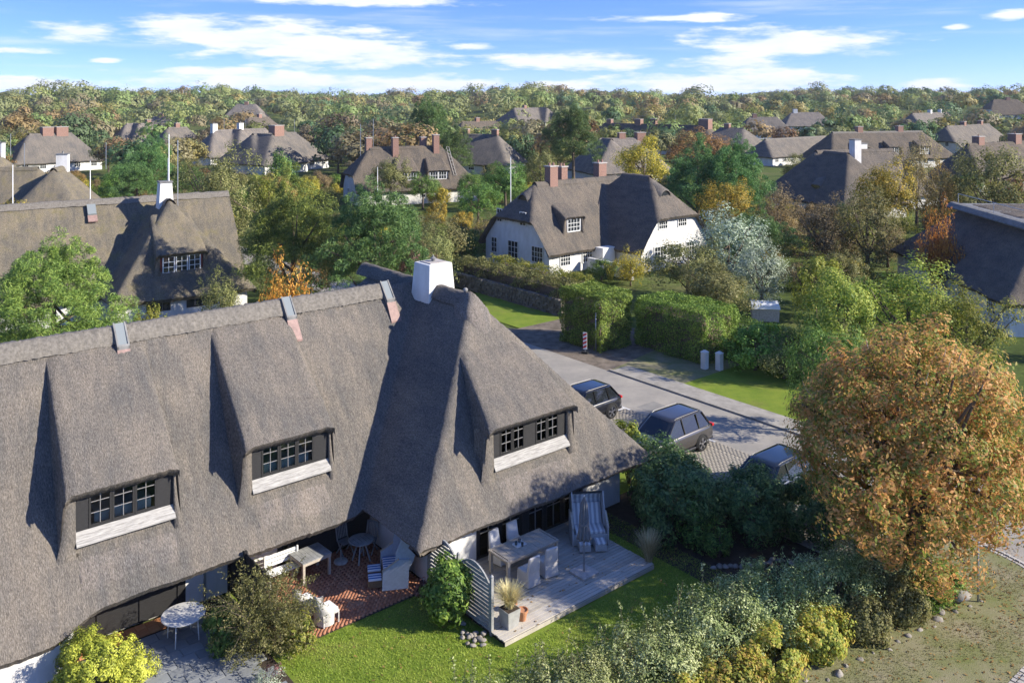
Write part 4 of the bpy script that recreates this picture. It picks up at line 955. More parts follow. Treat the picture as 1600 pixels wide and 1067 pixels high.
for _k, _c in dict(green=((.042,.052,.016), (.064,.078,.024), (.09,.105,.036)), olive=((.05,.055,.022), (.075,.078,.032), (.105,.105,.046)), lime=((.062,.075,.022), (.09,.10,.032), (.12,.125,.045)),
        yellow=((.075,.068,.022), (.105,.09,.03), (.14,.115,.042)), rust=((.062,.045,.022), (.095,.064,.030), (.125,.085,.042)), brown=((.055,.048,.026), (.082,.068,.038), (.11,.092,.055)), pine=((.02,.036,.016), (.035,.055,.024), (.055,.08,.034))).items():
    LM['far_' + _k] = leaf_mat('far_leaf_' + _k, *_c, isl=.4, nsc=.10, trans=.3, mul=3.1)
def unit(n, r=rng):
    v = r.normal(size=(n, 3)); return v / np.linalg.norm(v, axis=1, keepdims=True)
def leaf_quads(C, Nn, size, asp=.55, r=rng, var=.35, fold=True):
    n = len(C); Nn = Nn / np.maximum(np.linalg.norm(Nn, axis=1, keepdims=True), 1e-6)
    t = np.cross(Nn, unit(n, r)); t /= np.maximum(np.linalg.norm(t, axis=1, keepdims=True), 1e-6); b = np.cross(Nn, t)
    s = (size * (1 + r.uniform(-var, var, n)))[:, None] * .5
    V = np.stack([C - t * s, C + b * s * asp + Nn * s * .15, C + t * s, C - b * s * asp + Nn * s * .15], 1).reshape(-1, 3)
    return V, np.arange(4 * n).reshape(n, 4)
def crown_pts(r, rx, ry, rz, ncl, per, cs, zcut=-.55, shell=.5, lob=.2, flat=1.0, up=.35):
    d = unit(ncl * 3, r); d = d[d[:, 2] > zcut][:ncl]
    th = np.arctan2(d[:, 1], d[:, 0]); ph = r.uniform(0, 6.28, 4)
    L = 1 + lob * (np.sin(2 * th + ph[0]) * .5 + np.sin(3 * th + ph[1] + 3 * d[:, 2]) * .6 + np.sin(5 * d[:, 2] + ph[2] + th) * .5)
    rf = shell + (1 - shell) * r.uniform(0, 1, len(d)) ** .45
    cen = d * (rf * L)[:, None] * np.array([rx, ry, rz]) * .86
    k = r.poisson(per, len(d)); ci = np.repeat(np.arange(len(d)), k)
    e = unit(len(ci), r); rad = (cs * (.55 + .7 * r.uniform(0, 1, len(d))))[ci] * (.35 + .65 * r.uniform(0, 1, len(ci)) ** .4)
    P = cen[ci] + e * rad[:, None] * np.array([1, 1, flat])
    Nn = e * .9 + d[ci] * .7 + unit(len(ci), r) * .45 + np.array([0, 0, up])
    return P, Nn, cen
def trunk_mb(r, h, rad, cen, nl=7, base=.0, lean=.0):
    mb = MB(); top = (lean * h * .3, 0, h)
    pts = [(lean * h * .3 * f ** 2 + .06 * h * .1 * sin(f * 5), .05 * h * .1 * sin(f * 7 + 1), base + (h - base) * f) for f in np.linspace(0, 1, 7)]
    mb.tube(pts, [rad * (1.25 if i == 0 else 1 - .13 * i) for i in range(7)], 7)
    if len(cen):
        for i in r.choice(len(cen), min(nl, len(cen)), replace=False):
            f = r.uniform(.35, .95); p0 = np.array(pts[int(f * 6)]); p2 = cen[i]; p1 = (p0 + p2) / 2 + np.array([0, 0, -.1 * h * .3])
            mb.tube([tuple(p0), tuple(p1), tuple(p2)], [rad * .45 * (1.1 - f * .5), rad * .28, rad * .10], 5, False)
    return mb
PROTO = {}
def proto(key, seed, h, r_, kind, ncl, per, cs, leaf, asp=.55, zc=.58, zr=.44, **kw):
    rg = np.random.default_rng(seed); zcen = h * zc
    P, Nn, cen = crown_pts(rg, r_, r_, h * zr, ncl, per, cs, **kw)
    P = P + np.array([0, 0, zcen]); cen = cen + np.array([0, 0, zcen])
    k = P[:, 2] > .05; P, Nn = P[k], Nn[k]
    if kind == 'pine':
        Nn = unit(len(P), rg); tt = np.clip((P[:, 2] - zcen) / (h * zr), -1, 1); P[:, :2] *= (1.02 - .42 * np.clip(tt, -.3, 1))[:, None]
    V, Fc = leaf_quads(P, Nn, leaf, asp, rg)
    t = trunk_mb(rg, h * (zc + zr * .35), .028 * h, cen, 9)
    PROTO[key] = dict(h=h, r=r_, crown=mesh('crown_' + key, V, Fc, LM['green']), trunk=mesh('trunk_' + key, t.v, t.f, M['bark'], True))
proto('broad1', 11, 10, 4.4, 'b', 110, 95, .95, .24, .6)
proto('broad2', 12, 10, 4.2, 'b', 95, 105, 1.05, .24, .6, lob=.3)
proto('broad3', 13, 10, 4.6, 'b', 120, 85, .85, .22, .6, lob=.28, zcut=-.7)
proto('airy', 14, 10, 4.0, 'b', 150, 70, .85, .20, .5, zc=.50, zr=.50, lob=.3, shell=.3, zcut=-.9)
proto('pine1', 15, 10, 4.0, 'pine', 270, 200, .62, .25, .13, flat=.7, lob=.3, zcut=-.6, shell=.4)
proto('pine2', 16, 10, 4.0, 'pine', 250, 205, .68, .25, .13, flat=.65, lob=.35, zcut=-.7, shell=.4)
proto('shrub1', 17, 3, 2.0, 'b', 90, 80, .42, .13, .6, zc=.46, zr=.52, zcut=-.8)
proto('shrub2', 18, 3, 2.0, 'b', 80, 80, .48, .12, .5, zc=.46, zr=.52, zcut=-.8, lob=.35, shell=.4)
# far trees: one mesh with trunk and crown
FARP = []
for i, (lob, ps) in enumerate(((.2, 1), (.3, 1), (.25, .55), (.35, 1), (.2, .8))):
    rg = np.random.default_rng(40 + i); P, Nn, cen = crown_pts(rg, 4.6, 4.6, 4.2, 70, 34, 1.1, -.6, .55, lob, .8)
    P[:, 2] += 5.8; Nn = Nn + 1.2 * (P - np.array([0, 0, 5.8])) / 4.5; V, Fc = leaf_quads(P, Nn, .52, .7, rg); t = trunk_mb(rg, 7, .2, cen + np.array([0, 0, 5.8]), 5)
    tv = np.array(t.v); tf = [tuple(q) for q in t.f if len(q) == 4]; tf = np.array(tf) + len(V)
    FARP.append(mesh('far_tree', np.concatenate([V, tv]), np.concatenate([Fc, tf]), [LM['green'], M['bark']], False, [0] * len(Fc) + [1] * len(tf)))
def setmat(o, m, slot=0):
    o.material_slots[slot].link = 'OBJECT'; o.material_slots[slot].material = m
def plant(key, name, label, cat, x, y, h, r, lm, group=None, z=None, rz=None, sy=1.0):
    p = PROTO[key]; z = float(terrain(np.array(x), np.array(y))) if z is None else z
    o = empty(name, (x, y, z - .03), random.uniform(0, 6.28) if rz is None else rz, label, cat, group)
    o.scale = (r / p['r'], r / p['r'] * sy, h / p['h'])
    link('trunk', p['trunk'], o); c = link('crown', p['crown'], o); setmat(c, LM[lm]); return o
TREES = []      # x, y, r : taken ground
def ptree(key, name, label, px, Y, top, wpx, lm, cat='tree', group=None):
    x = (px - 800) / F * Y; h = 16 - (top - HY) / F * Y; r = wpx / 2 / F * Y * 1.05
    TREES.append((x, Y, r)); return plant(key, name, label, cat, x, Y, max(h, .8), r, lm, group)

# -- trees and shrubs one can point out
ptree('pine1', 'pine_tree', 'bright green pine rising behind the ridge at the left edge', 85, 44, 372, 215, 'pine_light')
ptree('pine2', 'pine_tree', 'tall pine left of two, right of the red boarded dormer', 458, 60, 276, 175, 'pine_light')
ptree('pine1', 'pine_tree', 'darker pine right of two, left of the white chimney', 585, 57, 288, 175, 'pine')
ptree('airy', 'bare_shrub', 'purplish half bare shrub left of the white chimney', 640, 57, 366, 52, 'purple', 'shrub')
ptree('airy', 'birch_tree', 'yellow green birch in front of the round evergreen, left', 345, 86, 222, 125, 'olive')
ptree('broad1', 'tree', 'yellowing round tree between the birch and the tall pine', 420, 96, 268, 70, 'lime')
ptree('pine2', 'pine_tree', 'round dark evergreen beside the flagpole, left', 235, 122, 207, 74, 'pine')
ptree('shrub1', 'shrub', 'bright green round bush left of the white dormer house', 437, 118, 231, 58, 'green', 'shrub')
ptree('pine1', 'pine_tree', 'tall far pine above the house with white dormers', 668, 172, 153, 74, 'pine')
ptree('pine2', 'pine_tree', 'lower pine just right of the tall far pine', 708, 165, 196, 60, 'pine')
ptree('pine1', 'pine_tree', 'tall pine standing alone behind the white house', 896, 152, 164, 84, 'pine')
ptree('broad2', 'tree', 'golden olive tree behind the brick chimneys of the white house', 1006, 128, 217, 84, 'yellow')
ptree('pine2', 'pine_tree', 'broad dark pine right of the white house', 1090, 100, 222, 120, 'pine')
ptree('pine1', 'pine_tree', 'second dark pine of the pair right of the white house', 1150, 97, 218, 110, 'pine')
ptree('broad1', 'tree', 'russet tree behind the pair of dark pines', 1098, 135, 202, 125, 'rust')
ptree('airy', 'willow_tree', 'silver leaved willow right of the white house', 1138, 68, 316, 130, 'silver')
ptree('airy', 'willow_tree', 'smaller silver willow leaning right beside the larger one', 1190, 64, 368, 100, 'silver')
ptree('broad3', 'tree', 'olive brown tree in front of the white house right wing', 1075, 66, 372, 130, 'olive')
ptree('broad2', 'tree', 'bronze green shrub below the silver willow', 1120, 60, 415, 110, 'olive')
ptree('shrub2', 'shrub', 'orange tinted shrub at the white house entrance', 985, 73, 387, 62, 'yellow', 'shrub')
ptree('shrub1', 'shrub', 'round clipped green bush at the porch of the white house', 940, 75, 402, 50, 'green', 'shrub')
ptree('broad3', 'tree', 'round green tree between the white houses, left of the flagpole', 747, 106, 282, 70, 'green')
ptree('airy', 'tree', 'brown thinning tree left of the bronze shrubs', 1215, 84, 285, 90, 'brown')
ptree('airy', 'tree', 'large grey brown shrub tree right of the silver willow', 1290, 78, 300, 120, 'brown')
ptree('airy', 'tree', 'olive shrub tree under the tall white chimney house', 1355, 76, 285, 120, 'olive')
ptree('broad1', 'tree', 'yellow brown tree hiding the right end of the white chimney house', 1385, 92, 250, 90, 'yellow')
ptree('airy', 'tree', 'reddish thin tree right of the white chimney house', 1470, 95, 248, 70, 'rust')
ptree('airy', 'tree', 'tall bronze tree in front of the wide house with white dormers', 1432, 105, 206, 70, 'brown')
ptree('broad3', 'tree', 'big olive green tree at the right edge above the flat roof', 1553, 92, 218, 125, 'olive')
ptree('shrub2', 'shrub', 'orange tipped bush left of the flat roofed thatch house', 1468, 68, 318, 60, 'orange', 'shrub')
ptree('airy', 'tree', 'bushy yellow green tree in front of the flat roofed house', 1420, 50, 400, 190, 'lime')
ptree('broad2', 'tree', 'lime green tree left of the bushy yellow one', 1310, 49, 425, 130, 'lime')
ptree('airy', 'tree', 'lime green tree right behind the autumn chestnut', 1510, 47, 430, 140, 'lime')
ptree('broad3', 'tree', 'green tree behind the left shoulder of the autumn chestnut', 1290, 41, 500, 120, 'green')
ptree('shrub1', 'shrub', 'yellow bush at the far garden lawn', 1200, 83, 362, 46, 'yellow', 'shrub')
ptree('shrub1', 'shrub', 'lime bush right of the grey box', 1275, 62, 395, 90, 'lime', 'shrub')
ptree('shrub2', 'shrub', 'orange leaved shrub behind the foreground ridge, left of the dark pine', 447, 50, 402, 100, 'orange', 'shrub')
ptree('airy', 'shrub', 'thin twiggy shrub before the red boarded house', 345, 52, 415, 80, 'olive', 'shrub')
ptree('shrub1', 'shrub', 'low round golden bush at the corner of the red boarded house', 240, 50, 470, 60, 'lime', 'shrub')
ptree('shrub1', 'shrub', 'golden clipped ball bush in front of the white dormer house', 680, 103, 312, 40, 'yellow', 'shrub')
ptree('shrub2', 'shrub', 'mixed green shrub right of the dark pine', 690, 82, 325, 100, 'olive', 'shrub')
ptree('shrub1', 'shrub', 'dark green shrub before the left gable of the white house', 712, 84, 352, 75, 'green', 'shrub')
ptree('broad1', 'tree', 'dark tree behind the flagpole of the white house', 790, 120, 255, 70, 'green')
ptree('broad3', 'tree', 'green garden tree left of the white house ridge', 845, 130, 232, 60, 'olive')
ptree('shrub1', 'shrub', 'broad evergreen bush beside the gate posts', 1180, 50.5, 500, 110, 'hedge', 'shrub')
ptree('shrub2', 'shrub', 'brownish shrub behind the gate post bush', 1225, 49, 520, 90, 'olive', 'shrub')

# -- hedges: dense leaf coats round a solid box added to block see-through
def hedge(name, label, poly_ab, z0, z1, lm, n, leaf=.075, cat='hedge', group=None, bul=.12, core=True, top_var=.0, asp=.6, spikes=0):
    pa = np.array(poly_ab, float); c = pa.mean(0); o = empty(name, W(c[0], c[1], 0), AH, label, cat, group); P = pa - c
    k = len(P); seg = [(P[i], P[(i + 1) % k]) for i in range(k)]
    if core:
        q = P * .86; V = [(x, y, z0) for x, y in q] + [(x, y, z1 - .22 * (z1 - z0)) for x, y in q]
        link('inner_core', mesh('inner_core', V, [tuple(range(k, 2*k))] + [(i, (i+1) % k, k + (i+1) % k, k + i) for i in range(k)], M['bark']), o)
    lens = np.array([np.linalg.norm(b - a) for a, b in seg]); hgt = z1 - z0
    area_s = lens.sum() * hgt; x_, y_ = P[:, 0], P[:, 1]; area_t = abs(np.dot(x_, np.roll(y_, -1)) - np.dot(y_, np.roll(x_, -1))) / 2
    nt_ = int(n * area_t / (area_t + area_s)); ns_ = n - nt_
    # top: triangulated fan sampling
    tri = [(P[0], P[i], P[i + 1]) for i in range(1, k - 1)]; ar = np.array([abs(np.cross(b - a, c_ - a)) for a, b, c_ in tri]); ti = rng.choice(len(tri), nt_, p=ar / ar.sum())
    u, v = rng.uniform(size=(2, nt_)); m = u + v > 1; u[m], v[m] = 1 - u[m], 1 - v[m]; T = np.array(tri)[ti]
    tp = T[:, 0] + (T[:, 1] - T[:, 0]) * u[:, None] + (T[:, 2] - T[:, 0]) * v[:, None]
    wob = lambda x, y: bul * (np.sin(x * 2.1 + y * 1.3 + c[0]) + np.sin(x * 3.7 - y * 2.9 + 1) * .6 + np.sin(x * 7.1 + y * 6.3) * .3)
    tz = z1 + wob(tp[:, 0], tp[:, 1]) * .6 + rng.normal(0, .05, nt_) - np.abs(rng.normal(0, .08, nt_)) + top_var * np.sin(tp[:, 0] * .9)
    si = rng.choice(k, ns_, p=lens / lens.sum()); f = rng.uniform(size=ns_); A = np.array([s[0] for s in seg])[si]; B = np.array([s[1] for s in seg])[si]
    d = (B - A) / lens[si][:, None]; nn = np.stack([d[:, 1], -d[:, 0]], -1)
    zz = rng.uniform(z0, z1 + .05, ns_); sp = A + (B - A) * f[:, None]
    off = wob(sp[:, 0] + zz, sp[:, 1] + zz * 1.3) + rng.normal(0, .04, ns_) - np.abs(rng.normal(0, .08, ns_)); ed = .18 * np.clip((zz - z1 + .3) / .3, 0, 1) ** 2
    sp = sp + nn * (off - ed)[:, None]
    C = np.concatenate([np.column_stack([tp, tz]), np.column_stack([sp, zz])])
    Nn = np.concatenate([np.tile([0, 0, 1.], (nt_, 1)), np.column_stack([nn, np.full(ns_, .25)])]) + unit(n) * .75
    V, Fc = leaf_quads(C, Nn, leaf, asp)
    link('foliage', mesh('foliage', V, Fc, LM[lm]), o)
    return o
hedge('clipped_hedge', 'tall clipped hedge block behind the street lamp', [(38.5, 37.9), (41.4, 37.9), (41.4, 41.6), (38.5, 41.6)], 0, 3.5, 'hedge', 32000, .10)
hedge('clipped_hedge', 'long clipped green hedge between lamp and white gate posts', [(41.5, 32.2), (44.8, 32.2), (44.8, 37.8), (41.5, 37.8)], 0, 3.05, 'hedge', 32000, .10)
hedge('hedge', 'uneven garden hedge on top of the dry stone wall', [(43.4, 46.0), (45.0, 46.0), (45.0, 60.0), (43.4, 60.0)], .2, 2.1, 'olive', 22000, .12, bul=.3)
hedge('hedge', 'low golden green hedge along the white house lawn', [(45.4, 46.5), (46.6, 46.5), (46.6, 58.0), (45.4, 58.0)], .0, 2.3, 'lime', 15000, .12, bul=.3)
hedge('hedge', 'dark garden hedge behind the clipped hedge and the grey box', [(44.9, 28.0), (46.2, 28.0), (46.2, 40.0), (44.9, 40.0)], 0, 2.0, 'green', 14000, .12, bul=.25)
hedge('hedge', 'green hedge right of the grey box, behind the gate post bush', [(44.0, 20.0), (45.4, 20.0), (45.4, 27.0), (44.0, 27.0)], 0, 1.9, 'hedge', 11000, .11, bul=.25)

def leafy(name, label, parts, a, b, cat='shrub', trunk=None, group=None, spikes=None):
    """own-built plant: parts = list of (leaf material, centre, radii, clumps, leaves per clump, clump size, leaf size, aspect)"""
    o = empty(name, W(a, b, -.02), AH, label, cat, group); allc = []
    by = {}
    for (lm, c, rad, ncl, per, cs, leaf, asp) in parts:
        P, Nn, cen = crown_pts(rng, rad[0], rad[1], rad[2], ncl, per, cs, -.85, .5, .22)
        P = P + np.array(c); k = P[:, 2] > .02; V, Fc = leaf_quads(P[k], Nn[k], leaf, asp); by.setdefault(lm, []).append((V, Fc)); allc.append(cen + np.array(c))
    for lm, L_ in by.items():
        n = 0; Vs = []; Fs = []
        for V, Fc in L_: Vs.append(V); Fs.append(Fc + n); n += len(V)
        link('foliage', mesh('foliage', np.concatenate(Vs), np.concatenate(Fs), LM[lm]), o)
    cen = np.concatenate(allc)
    mb = MB(); ns = trunk or 10
    for i in rng.choice(len(cen), min(ns, len(cen)), replace=False):
        p = cen[i]; s = np.array([p[0] * .15, p[1] * .15, 0]); mb.tube([tuple(s), tuple((s + p) / 2 + np.array([0, 0, .15])), tuple(p)], [.03, .02, .008], 5, False)
    tag(mb.build('stems', M['bark'], o, True), kind='stuff')
    return o
# the autumn chestnut
def chestnut():
    o = empty('chestnut_tree', W(27.95, 13.45, 0), 0, 'large round chestnut with rust and gold autumn leaves, right foreground', 'tree')
    rg = np.random.default_rng(5); rx, ry, rz, zc = 4.65, 4.5, 4.4, 4.65
    P, Nn, cen = crown_pts(rg, rx, ry, rz, 600, 125, .56, -.95, .32, .16, .8, .2)
    P[:, 2] += zc; cen = cen + np.array([0, 0, zc]); k = P[:, 2] > .8; P, Nn = P[k], Nn[k]
    V, Fc = leaf_quads(P, Nn, .13, .46, rg, .5); link('crown', mesh('crown', V, Fc, LM['chestnut']), o)
    t = trunk_mb(rg, 5.2, .26, cen, 110); t.build('trunk', M['bark'], o, True)
    mb = MB()
    for i in rg.choice(len(cen), 46, replace=False):       # pale bare twig ends among the leaves
        p = cen[i]; q = p * np.array([1.10, 1.10, 1]) + np.array([0, 0, .45]); mb.tube([tuple(p), tuple((p + q) / 2 + rg.normal(0, .05, 3)), tuple(q)], [.022, .015, .006], 4, False)
    tag(mb.build('twigs', M['paletwig'], o, True), kind='stuff')
chestnut()
# dark evergreens between deck and parking bay
leafy('rhododendron', 'broad dark green rhododendron right of the striped beach chair', [('dark', (0, 0, 1.3), (2.1, 2.0, 1.5), 150, 110, .38, .13, .45), ('green', (-.3, -1.0, .9), (.9, .7, .9), 30, 70, .3, .12, .45)], 25.0, 20.6)
leafy('rhododendron', 'dark evergreen shrub in the middle of the bed before the parked cars', [('dark', (0, 0, 1.1), (1.8, 1.7, 1.3), 120, 110, .36, .12, .45)], 26.9, 18.8)
leafy('rhododendron', 'shaded evergreen shrub nearest the chestnut trunk', [('dark', (0, 0, 1.0), (1.8, 1.9, 1.2), 120, 110, .36, .12, .45), ('green', (.4, .6, 1.4), (.8, .8, .7), 24, 70, .3, .11, .45)], 28.6, 17.0)
leafy('rhododendron', 'dark shrub tucked between house corner and black car', [('dark', (0, 0, 1.1), (1.5, 1.7, 1.4), 100, 100, .36, .12, .45)], 26.6, 22.6)
leafy('berry_shrub', 'low fresh green ground shrub at the foot of the rhododendron', [('green', (0, 0, .5), (.7, .6, .6), 40, 60, .2, .09, .5)], 24.7, 18.6)
leafy('climbing_ivy', 'ragged green climber at the right roof corner beside the car', [('lime', (0, 0, 2.2), (.35, .8, .5), 26, 40, .2, .11, .6), ('green', (0, .2, 1.2), (.4, .6, 1.1), 40, 40, .22, .11, .6)], 26.5, 24.4)
# bottom left plants
leafy('golden_conifer', 'golden yellow conifer bush in the lower left corner', [('conifer_gold', (0, 0, .75), (1.15, .95, .95), 190, 130, .20, .075, .35), ('conifer_gold', (.95, -.35, .45), (.6, .6, .6), 60, 110, .18, .07, .35)], 6.1, 25.0)
leafy('climbing_rose', 'sparse reddish climber on the white wall, bottom left', [('purple', (0, 0, 1.0), (1.3, .18, .8), 50, 26, .16, .07, .6)], 4.4, 26.45)
def spiky_shrub():
    o = empty('cotoneaster', W(10.35, 23.7, -.02), AH, 'tall feathery green shrub between the left patio and brick patio', 'shrub')
    rg = np.random.default_rng(77); mb = MB(); Ps = []; Ns = []
    for i in range(330):
        d = unit(1, rg)[0]; d[2] = abs(d[2]) * .9 + .12; d /= np.linalg.norm(d); L_ = rg.uniform(1.5, 2.75) * (1.0 if d[2] > .3 else .7)
        s = np.array([rg.uniform(-.5, .5), rg.uniform(-.5, .5), rg.uniform(.1, 1.1)]); e = s + d * L_ * np.array([.62, .62, .74]); e[2] -= .25 * (1 - d[2])
        m = (s + e) / 2 + np.array([0, 0, .22]); n = int(62 * L_ / 2)
        t = rg.uniform(.25, 1.05, n)[:, None]; q = s * (1 - t) ** 2 + 2 * m * t * (1 - t) + e * t ** 2
        Ps.append(q + rg.normal(0, .045, (n, 3))); Ns.append(unit(n, rg) + np.array([0, 0, .5]))
        if i % 4 == 0: mb.tube([tuple(s), tuple(m), tuple(e)], [.012, .008, .004], 4, False)
    P = np.concatenate(Ps); Nn = np.concatenate(Ns); V, Fc = leaf_quads(P, Nn, .07, .38, rg); link('foliage', mesh('foliage', V, Fc, LM['olive']), o); tag(mb.build('stems', M['bark'], o, True), kind='stuff')
spiky_shrub()
leafy('hydrangea', 'fresh green leafy shrub left of the feathery shrub', [('green', (0, 0, .55), (.7, .8, .65), 60, 70, .2, .10, .6)], 9.6, 24.6)
leafy('perennial', 'lime green border plants at the patio corner by the wicker chairs', [('lime', (0, 0, .45), (.45, .75, .55), 40, 60, .18, .10, .55)], 11.2, 23.3)
leafy('perennial', 'small grey green border plant with pink flowers at the bottom of the path', [('silver', (0, 0, .25), (.5, .5, .3), 30, 50, .16, .05, .4), ('purple', (.3, .2, .35), (.3, .3, .2), 8, 20, .08, .05, .8)], 9.7, 22.1)
leafy('laurel_shrub', 'bright green leafy shrub in front of the slatted fence', [('hedge', (0, 0, .95), (.85, .85, 1.0), 110, 60, .24, .15, .36)], 15.35, 21.6)
leafy('heuchera', 'small dark red leaved plant at the white wall corner', [('purple', (0, 0, .3), (.35, .3, .35), 20, 40, .14, .09, .7)], 15.3, 22.9)
# ornamental grasses
def grass_tuft(label, a, b, z, h, n, spread, lm='straw', cat='ornamental grass'):
    o = empty('ornamental_grass', W(a, b, z), AH, label, cat); V = []; Fc = []
    for i in range(n):
        an = random.uniform(0, 6.28); r0 = random.uniform(0, .1); L_ = h * random.uniform(.6, 1.1); sp = spread * random.uniform(.15, 1); w = random.uniform(.004, .009); pts = []
        for t in (0, .4, .75, 1): rr_ = r0 + sp * t ** 1.8; pts.append((rr_ * cos(an), rr_ * sin(an), L_ * (t - .28 * t ** 3 * sp / max(h, .1))))
        tx, ty = -sin(an) * w, cos(an) * w; k = len(V)
        for j, p in enumerate(pts): s_ = 1 - .7 * j / 3; V += [(p[0] - tx * s_, p[1] - ty * s_, p[2]), (p[0] + tx * s_, p[1] + ty * s_, p[2])]
        Fc += [(k + 2*j, k + 2*j + 1, k + 2*j + 3, k + 2*j + 2) for j in range(3)]
    link('blades', mesh('blades', V, Fc, LM[lm]), o); return o
grass_tuft('dry feathery grass at the right front corner of the deck', 22.4, 19.75, 0, 1.15, 700, .5)
grass_tuft('dry straw coloured grass hanging over the planter by the fence', 16.45, 20.0, .65, .75, 900, .6)
# foreground hedge of silvery oleaster with yellow roses along its foot
def fg_hedge():
    segs = [(12.6, 16.4, 'the lawn corner, bottom centre'), (15.1, 15.9, 'the lower lawn edge'), (17.6, 15.5, 'the middle of the lawn'), (20.1, 15.2, 'the yellow roses'), (22.5, 14.9, 'the right part of the lawn'), (24.9, 14.4, 'the chestnut, left of its trunk'), (27.2, 13.9, 'the sign post')]
    for i, (a, b, w) in enumerate(segs):
        o = empty('oleaster_shrub', W(a, b, -.02), AH, 'silvery green oleaster shrub of the front hedge by ' + w, 'shrub', 'front hedge shrubs')
        rg = np.random.default_rng(200 + i); P, Nn, cen = crown_pts(rg, 1.8, 1.6, 1.2, 190, 105, .32, -.8, .5, .2); P[:, 2] += .62
        k = P[:, 2] > .02; P, Nn = P[k], Nn[k]
        mb = MB(); sp = []
        for j in range(20):                                   # upright whips above the clipped mass
            s = np.array([rg.uniform(-1.3, 1.3), rg.uniform(-.6, 1.2), .9]); e = s + np.array([rg.normal(0, .14), rg.normal(0, .14), rg.uniform(.45, 1.15)]); mb.tube([tuple(s), tuple(e)], [.010, .005], 4, False)
            t = rg.uniform(.1, 1, 46)[:, None]; sp.append(s + (e - s) * t + rg.normal(0, .035, (46, 3)))
        for j in range(14): p = cen[rg.integers(len(cen))] + np.array([0, 0, .62]); mb.tube([(p[0] * .2, p[1] * .2, 0), tuple(p)], [.03, .01], 5, False)
        sp = np.concatenate(sp); P = np.concatenate([P, sp]); Nn = np.concatenate([Nn, unit(len(sp), rg)])
        V, Fc = leaf_quads(P, Nn, .075, .42, rg); link('foliage', mesh('foliage', V, Fc, LM['elaeagnus']), o); tag(mb.build('stems', M['bark'], o, True), kind='stuff')
    for i, (a, b, s, lm, lab) in enumerate(((17.0, 14.0, .9, 'yelred', 'yellow green rose bush at the left foot of the front hedge'), (18.9, 13.9, 1.0, 'yelred', 'yellow rose bush with red tips at the foot of the front hedge'),
        (20.9, 13.8, 1.05, 'yelred', 'largest golden rose bush below the silvery hedge'), (22.7, 13.5, .9, 'yelred', 'yellow rose bush right of the largest one'), (24.5, 13.1, .85, 'olive', 'olive green bush in the front hedge above the pale rocks'),
        (26.2, 12.8, .8, 'olive', 'dull green low bush right of the olive one in the front hedge'), (27.9, 12.7, .85, 'hedge', 'leafy green bush ending the front hedge at the sign post'), (15.0, 14.4, .9, 'elaeagnus', 'grey green low bush at the lower edge of the picture'))):
        leafy('rose_bush', lab, [(lm, (0, 0, .55), (1.35 * s, 1.0 * s, .78 * s), 130, 90, .22, .085, .6)], a, b, 'shrub', None, 'front hedge shrubs')
fg_hedge()
# short lawn grass in front
def lawn_blades():
    n = 90000; a = rng.uniform(10.6, 24, n); b = rng.uniform(15.5, 23.3, n)
    k = ~((a > 15.75) & (a < 22.5) & (b > 19.3)); a, b = a[k], b[k]; n = len(a)
    x = a * UX - b * UY; y = a * UY + b * UX; hgt = rng.uniform(.025, .06, n); an = rng.uniform(0, 6.28, n); w = .010
    l = rng.normal(0, .03, (n, 2)); z0 = np.full(n, -.02)
    V = np.stack([np.stack([x - np.cos(an) * w, y - np.sin(an) * w, z0], -1), np.stack([x + np.cos(an) * w, y + np.sin(an) * w, z0], -1), np.stack([x + l[:, 0], y + l[:, 1], z0 + hgt], -1)], 1).reshape(-1, 3)
    tag(link('lawn_grass', mesh('lawn_grass', V, np.arange(3 * n).reshape(n, 3), LM['blade'])), 'short bright green lawn grass in front of the deck', 'grass', kind='stuff')
lawn_blades()
def verge_blades():
    n = 26000; a = rng.uniform(15, 32.5, n); b = rng.uniform(9.5, 13.6, n); k = ((a < 28.9) | (np.hypot(a - 28.9, b - 12.9) < 3.45)) & (np.sin(a * 1.7) + np.sin(b * 2.9 + a) + rng.normal(0, .8, n) > -.2); a, b = a[k], b[k]; n = len(a)
    x = a * UX - b * UY; y = a * UY + b * UX; hg = rng.uniform(.02, .06, n); an = rng.uniform(0, 6.28, n); w = .010; l = rng.normal(0, .035, (n, 2)); z0 = np.full(n, .03)
    V = np.stack([np.stack([x - np.cos(an) * w, y - np.sin(an) * w, z0], -1), np.stack([x + np.cos(an) * w, y + np.sin(an) * w, z0], -1), np.stack([x + l[:, 0], y + l[:, 1], z0 + hg], -1)], 1).reshape(-1, 3)
    tag(link('verge_grass_blades', mesh('verge_grass_blades', V, np.arange(3 * n).reshape(n, 3), LM['olive'])), 'thin dry grass on the sandy verge', 'grass', kind='stuff')
verge_blades()

# -- garden trees filling the settlement, then the woodland to the horizon
PROT = [(385, 276, 530, 440, 58), (505, 288, 660, 435, 56), (-10, 270, 420, 480, 58), (740, 255, 1110, 470, 78), (495, 222, 745, 330, 118), (1195, 222, 1410, 318, 112), (1425, 320, 1600, 560, 56), (0, 240, 180, 310, 95), (30, 200, 145, 262, 170), (330, 195, 505, 262, 170),
        (715, 190, 830, 250, 170), (895, 208, 1045, 275, 150), (940, 185, 1210, 255, 200), (1195, 200, 1460, 245, 180), (1460, 190, 1560, 262, 210), (1490, 212, 1600, 262, 130), (185, 188, 300, 215, 240), (800, 420, 1250, 700, 30), (850, 360, 1250, 700, 56)]
PROT = PROT + PROT_AUTO
KINDS = [('broad1', 'green'), ('broad2', 'olive'), ('broad3', 'lime'), ('broad1', 'rust'), ('broad2', 'brown'), ('broad3', 'yellow'), ('airy', 'olive'), ('airy', 'brown'), ('pine1', 'pine'), ('pine2', 'pine'), ('broad1', 'olive'), ('broad3', 'rust')]
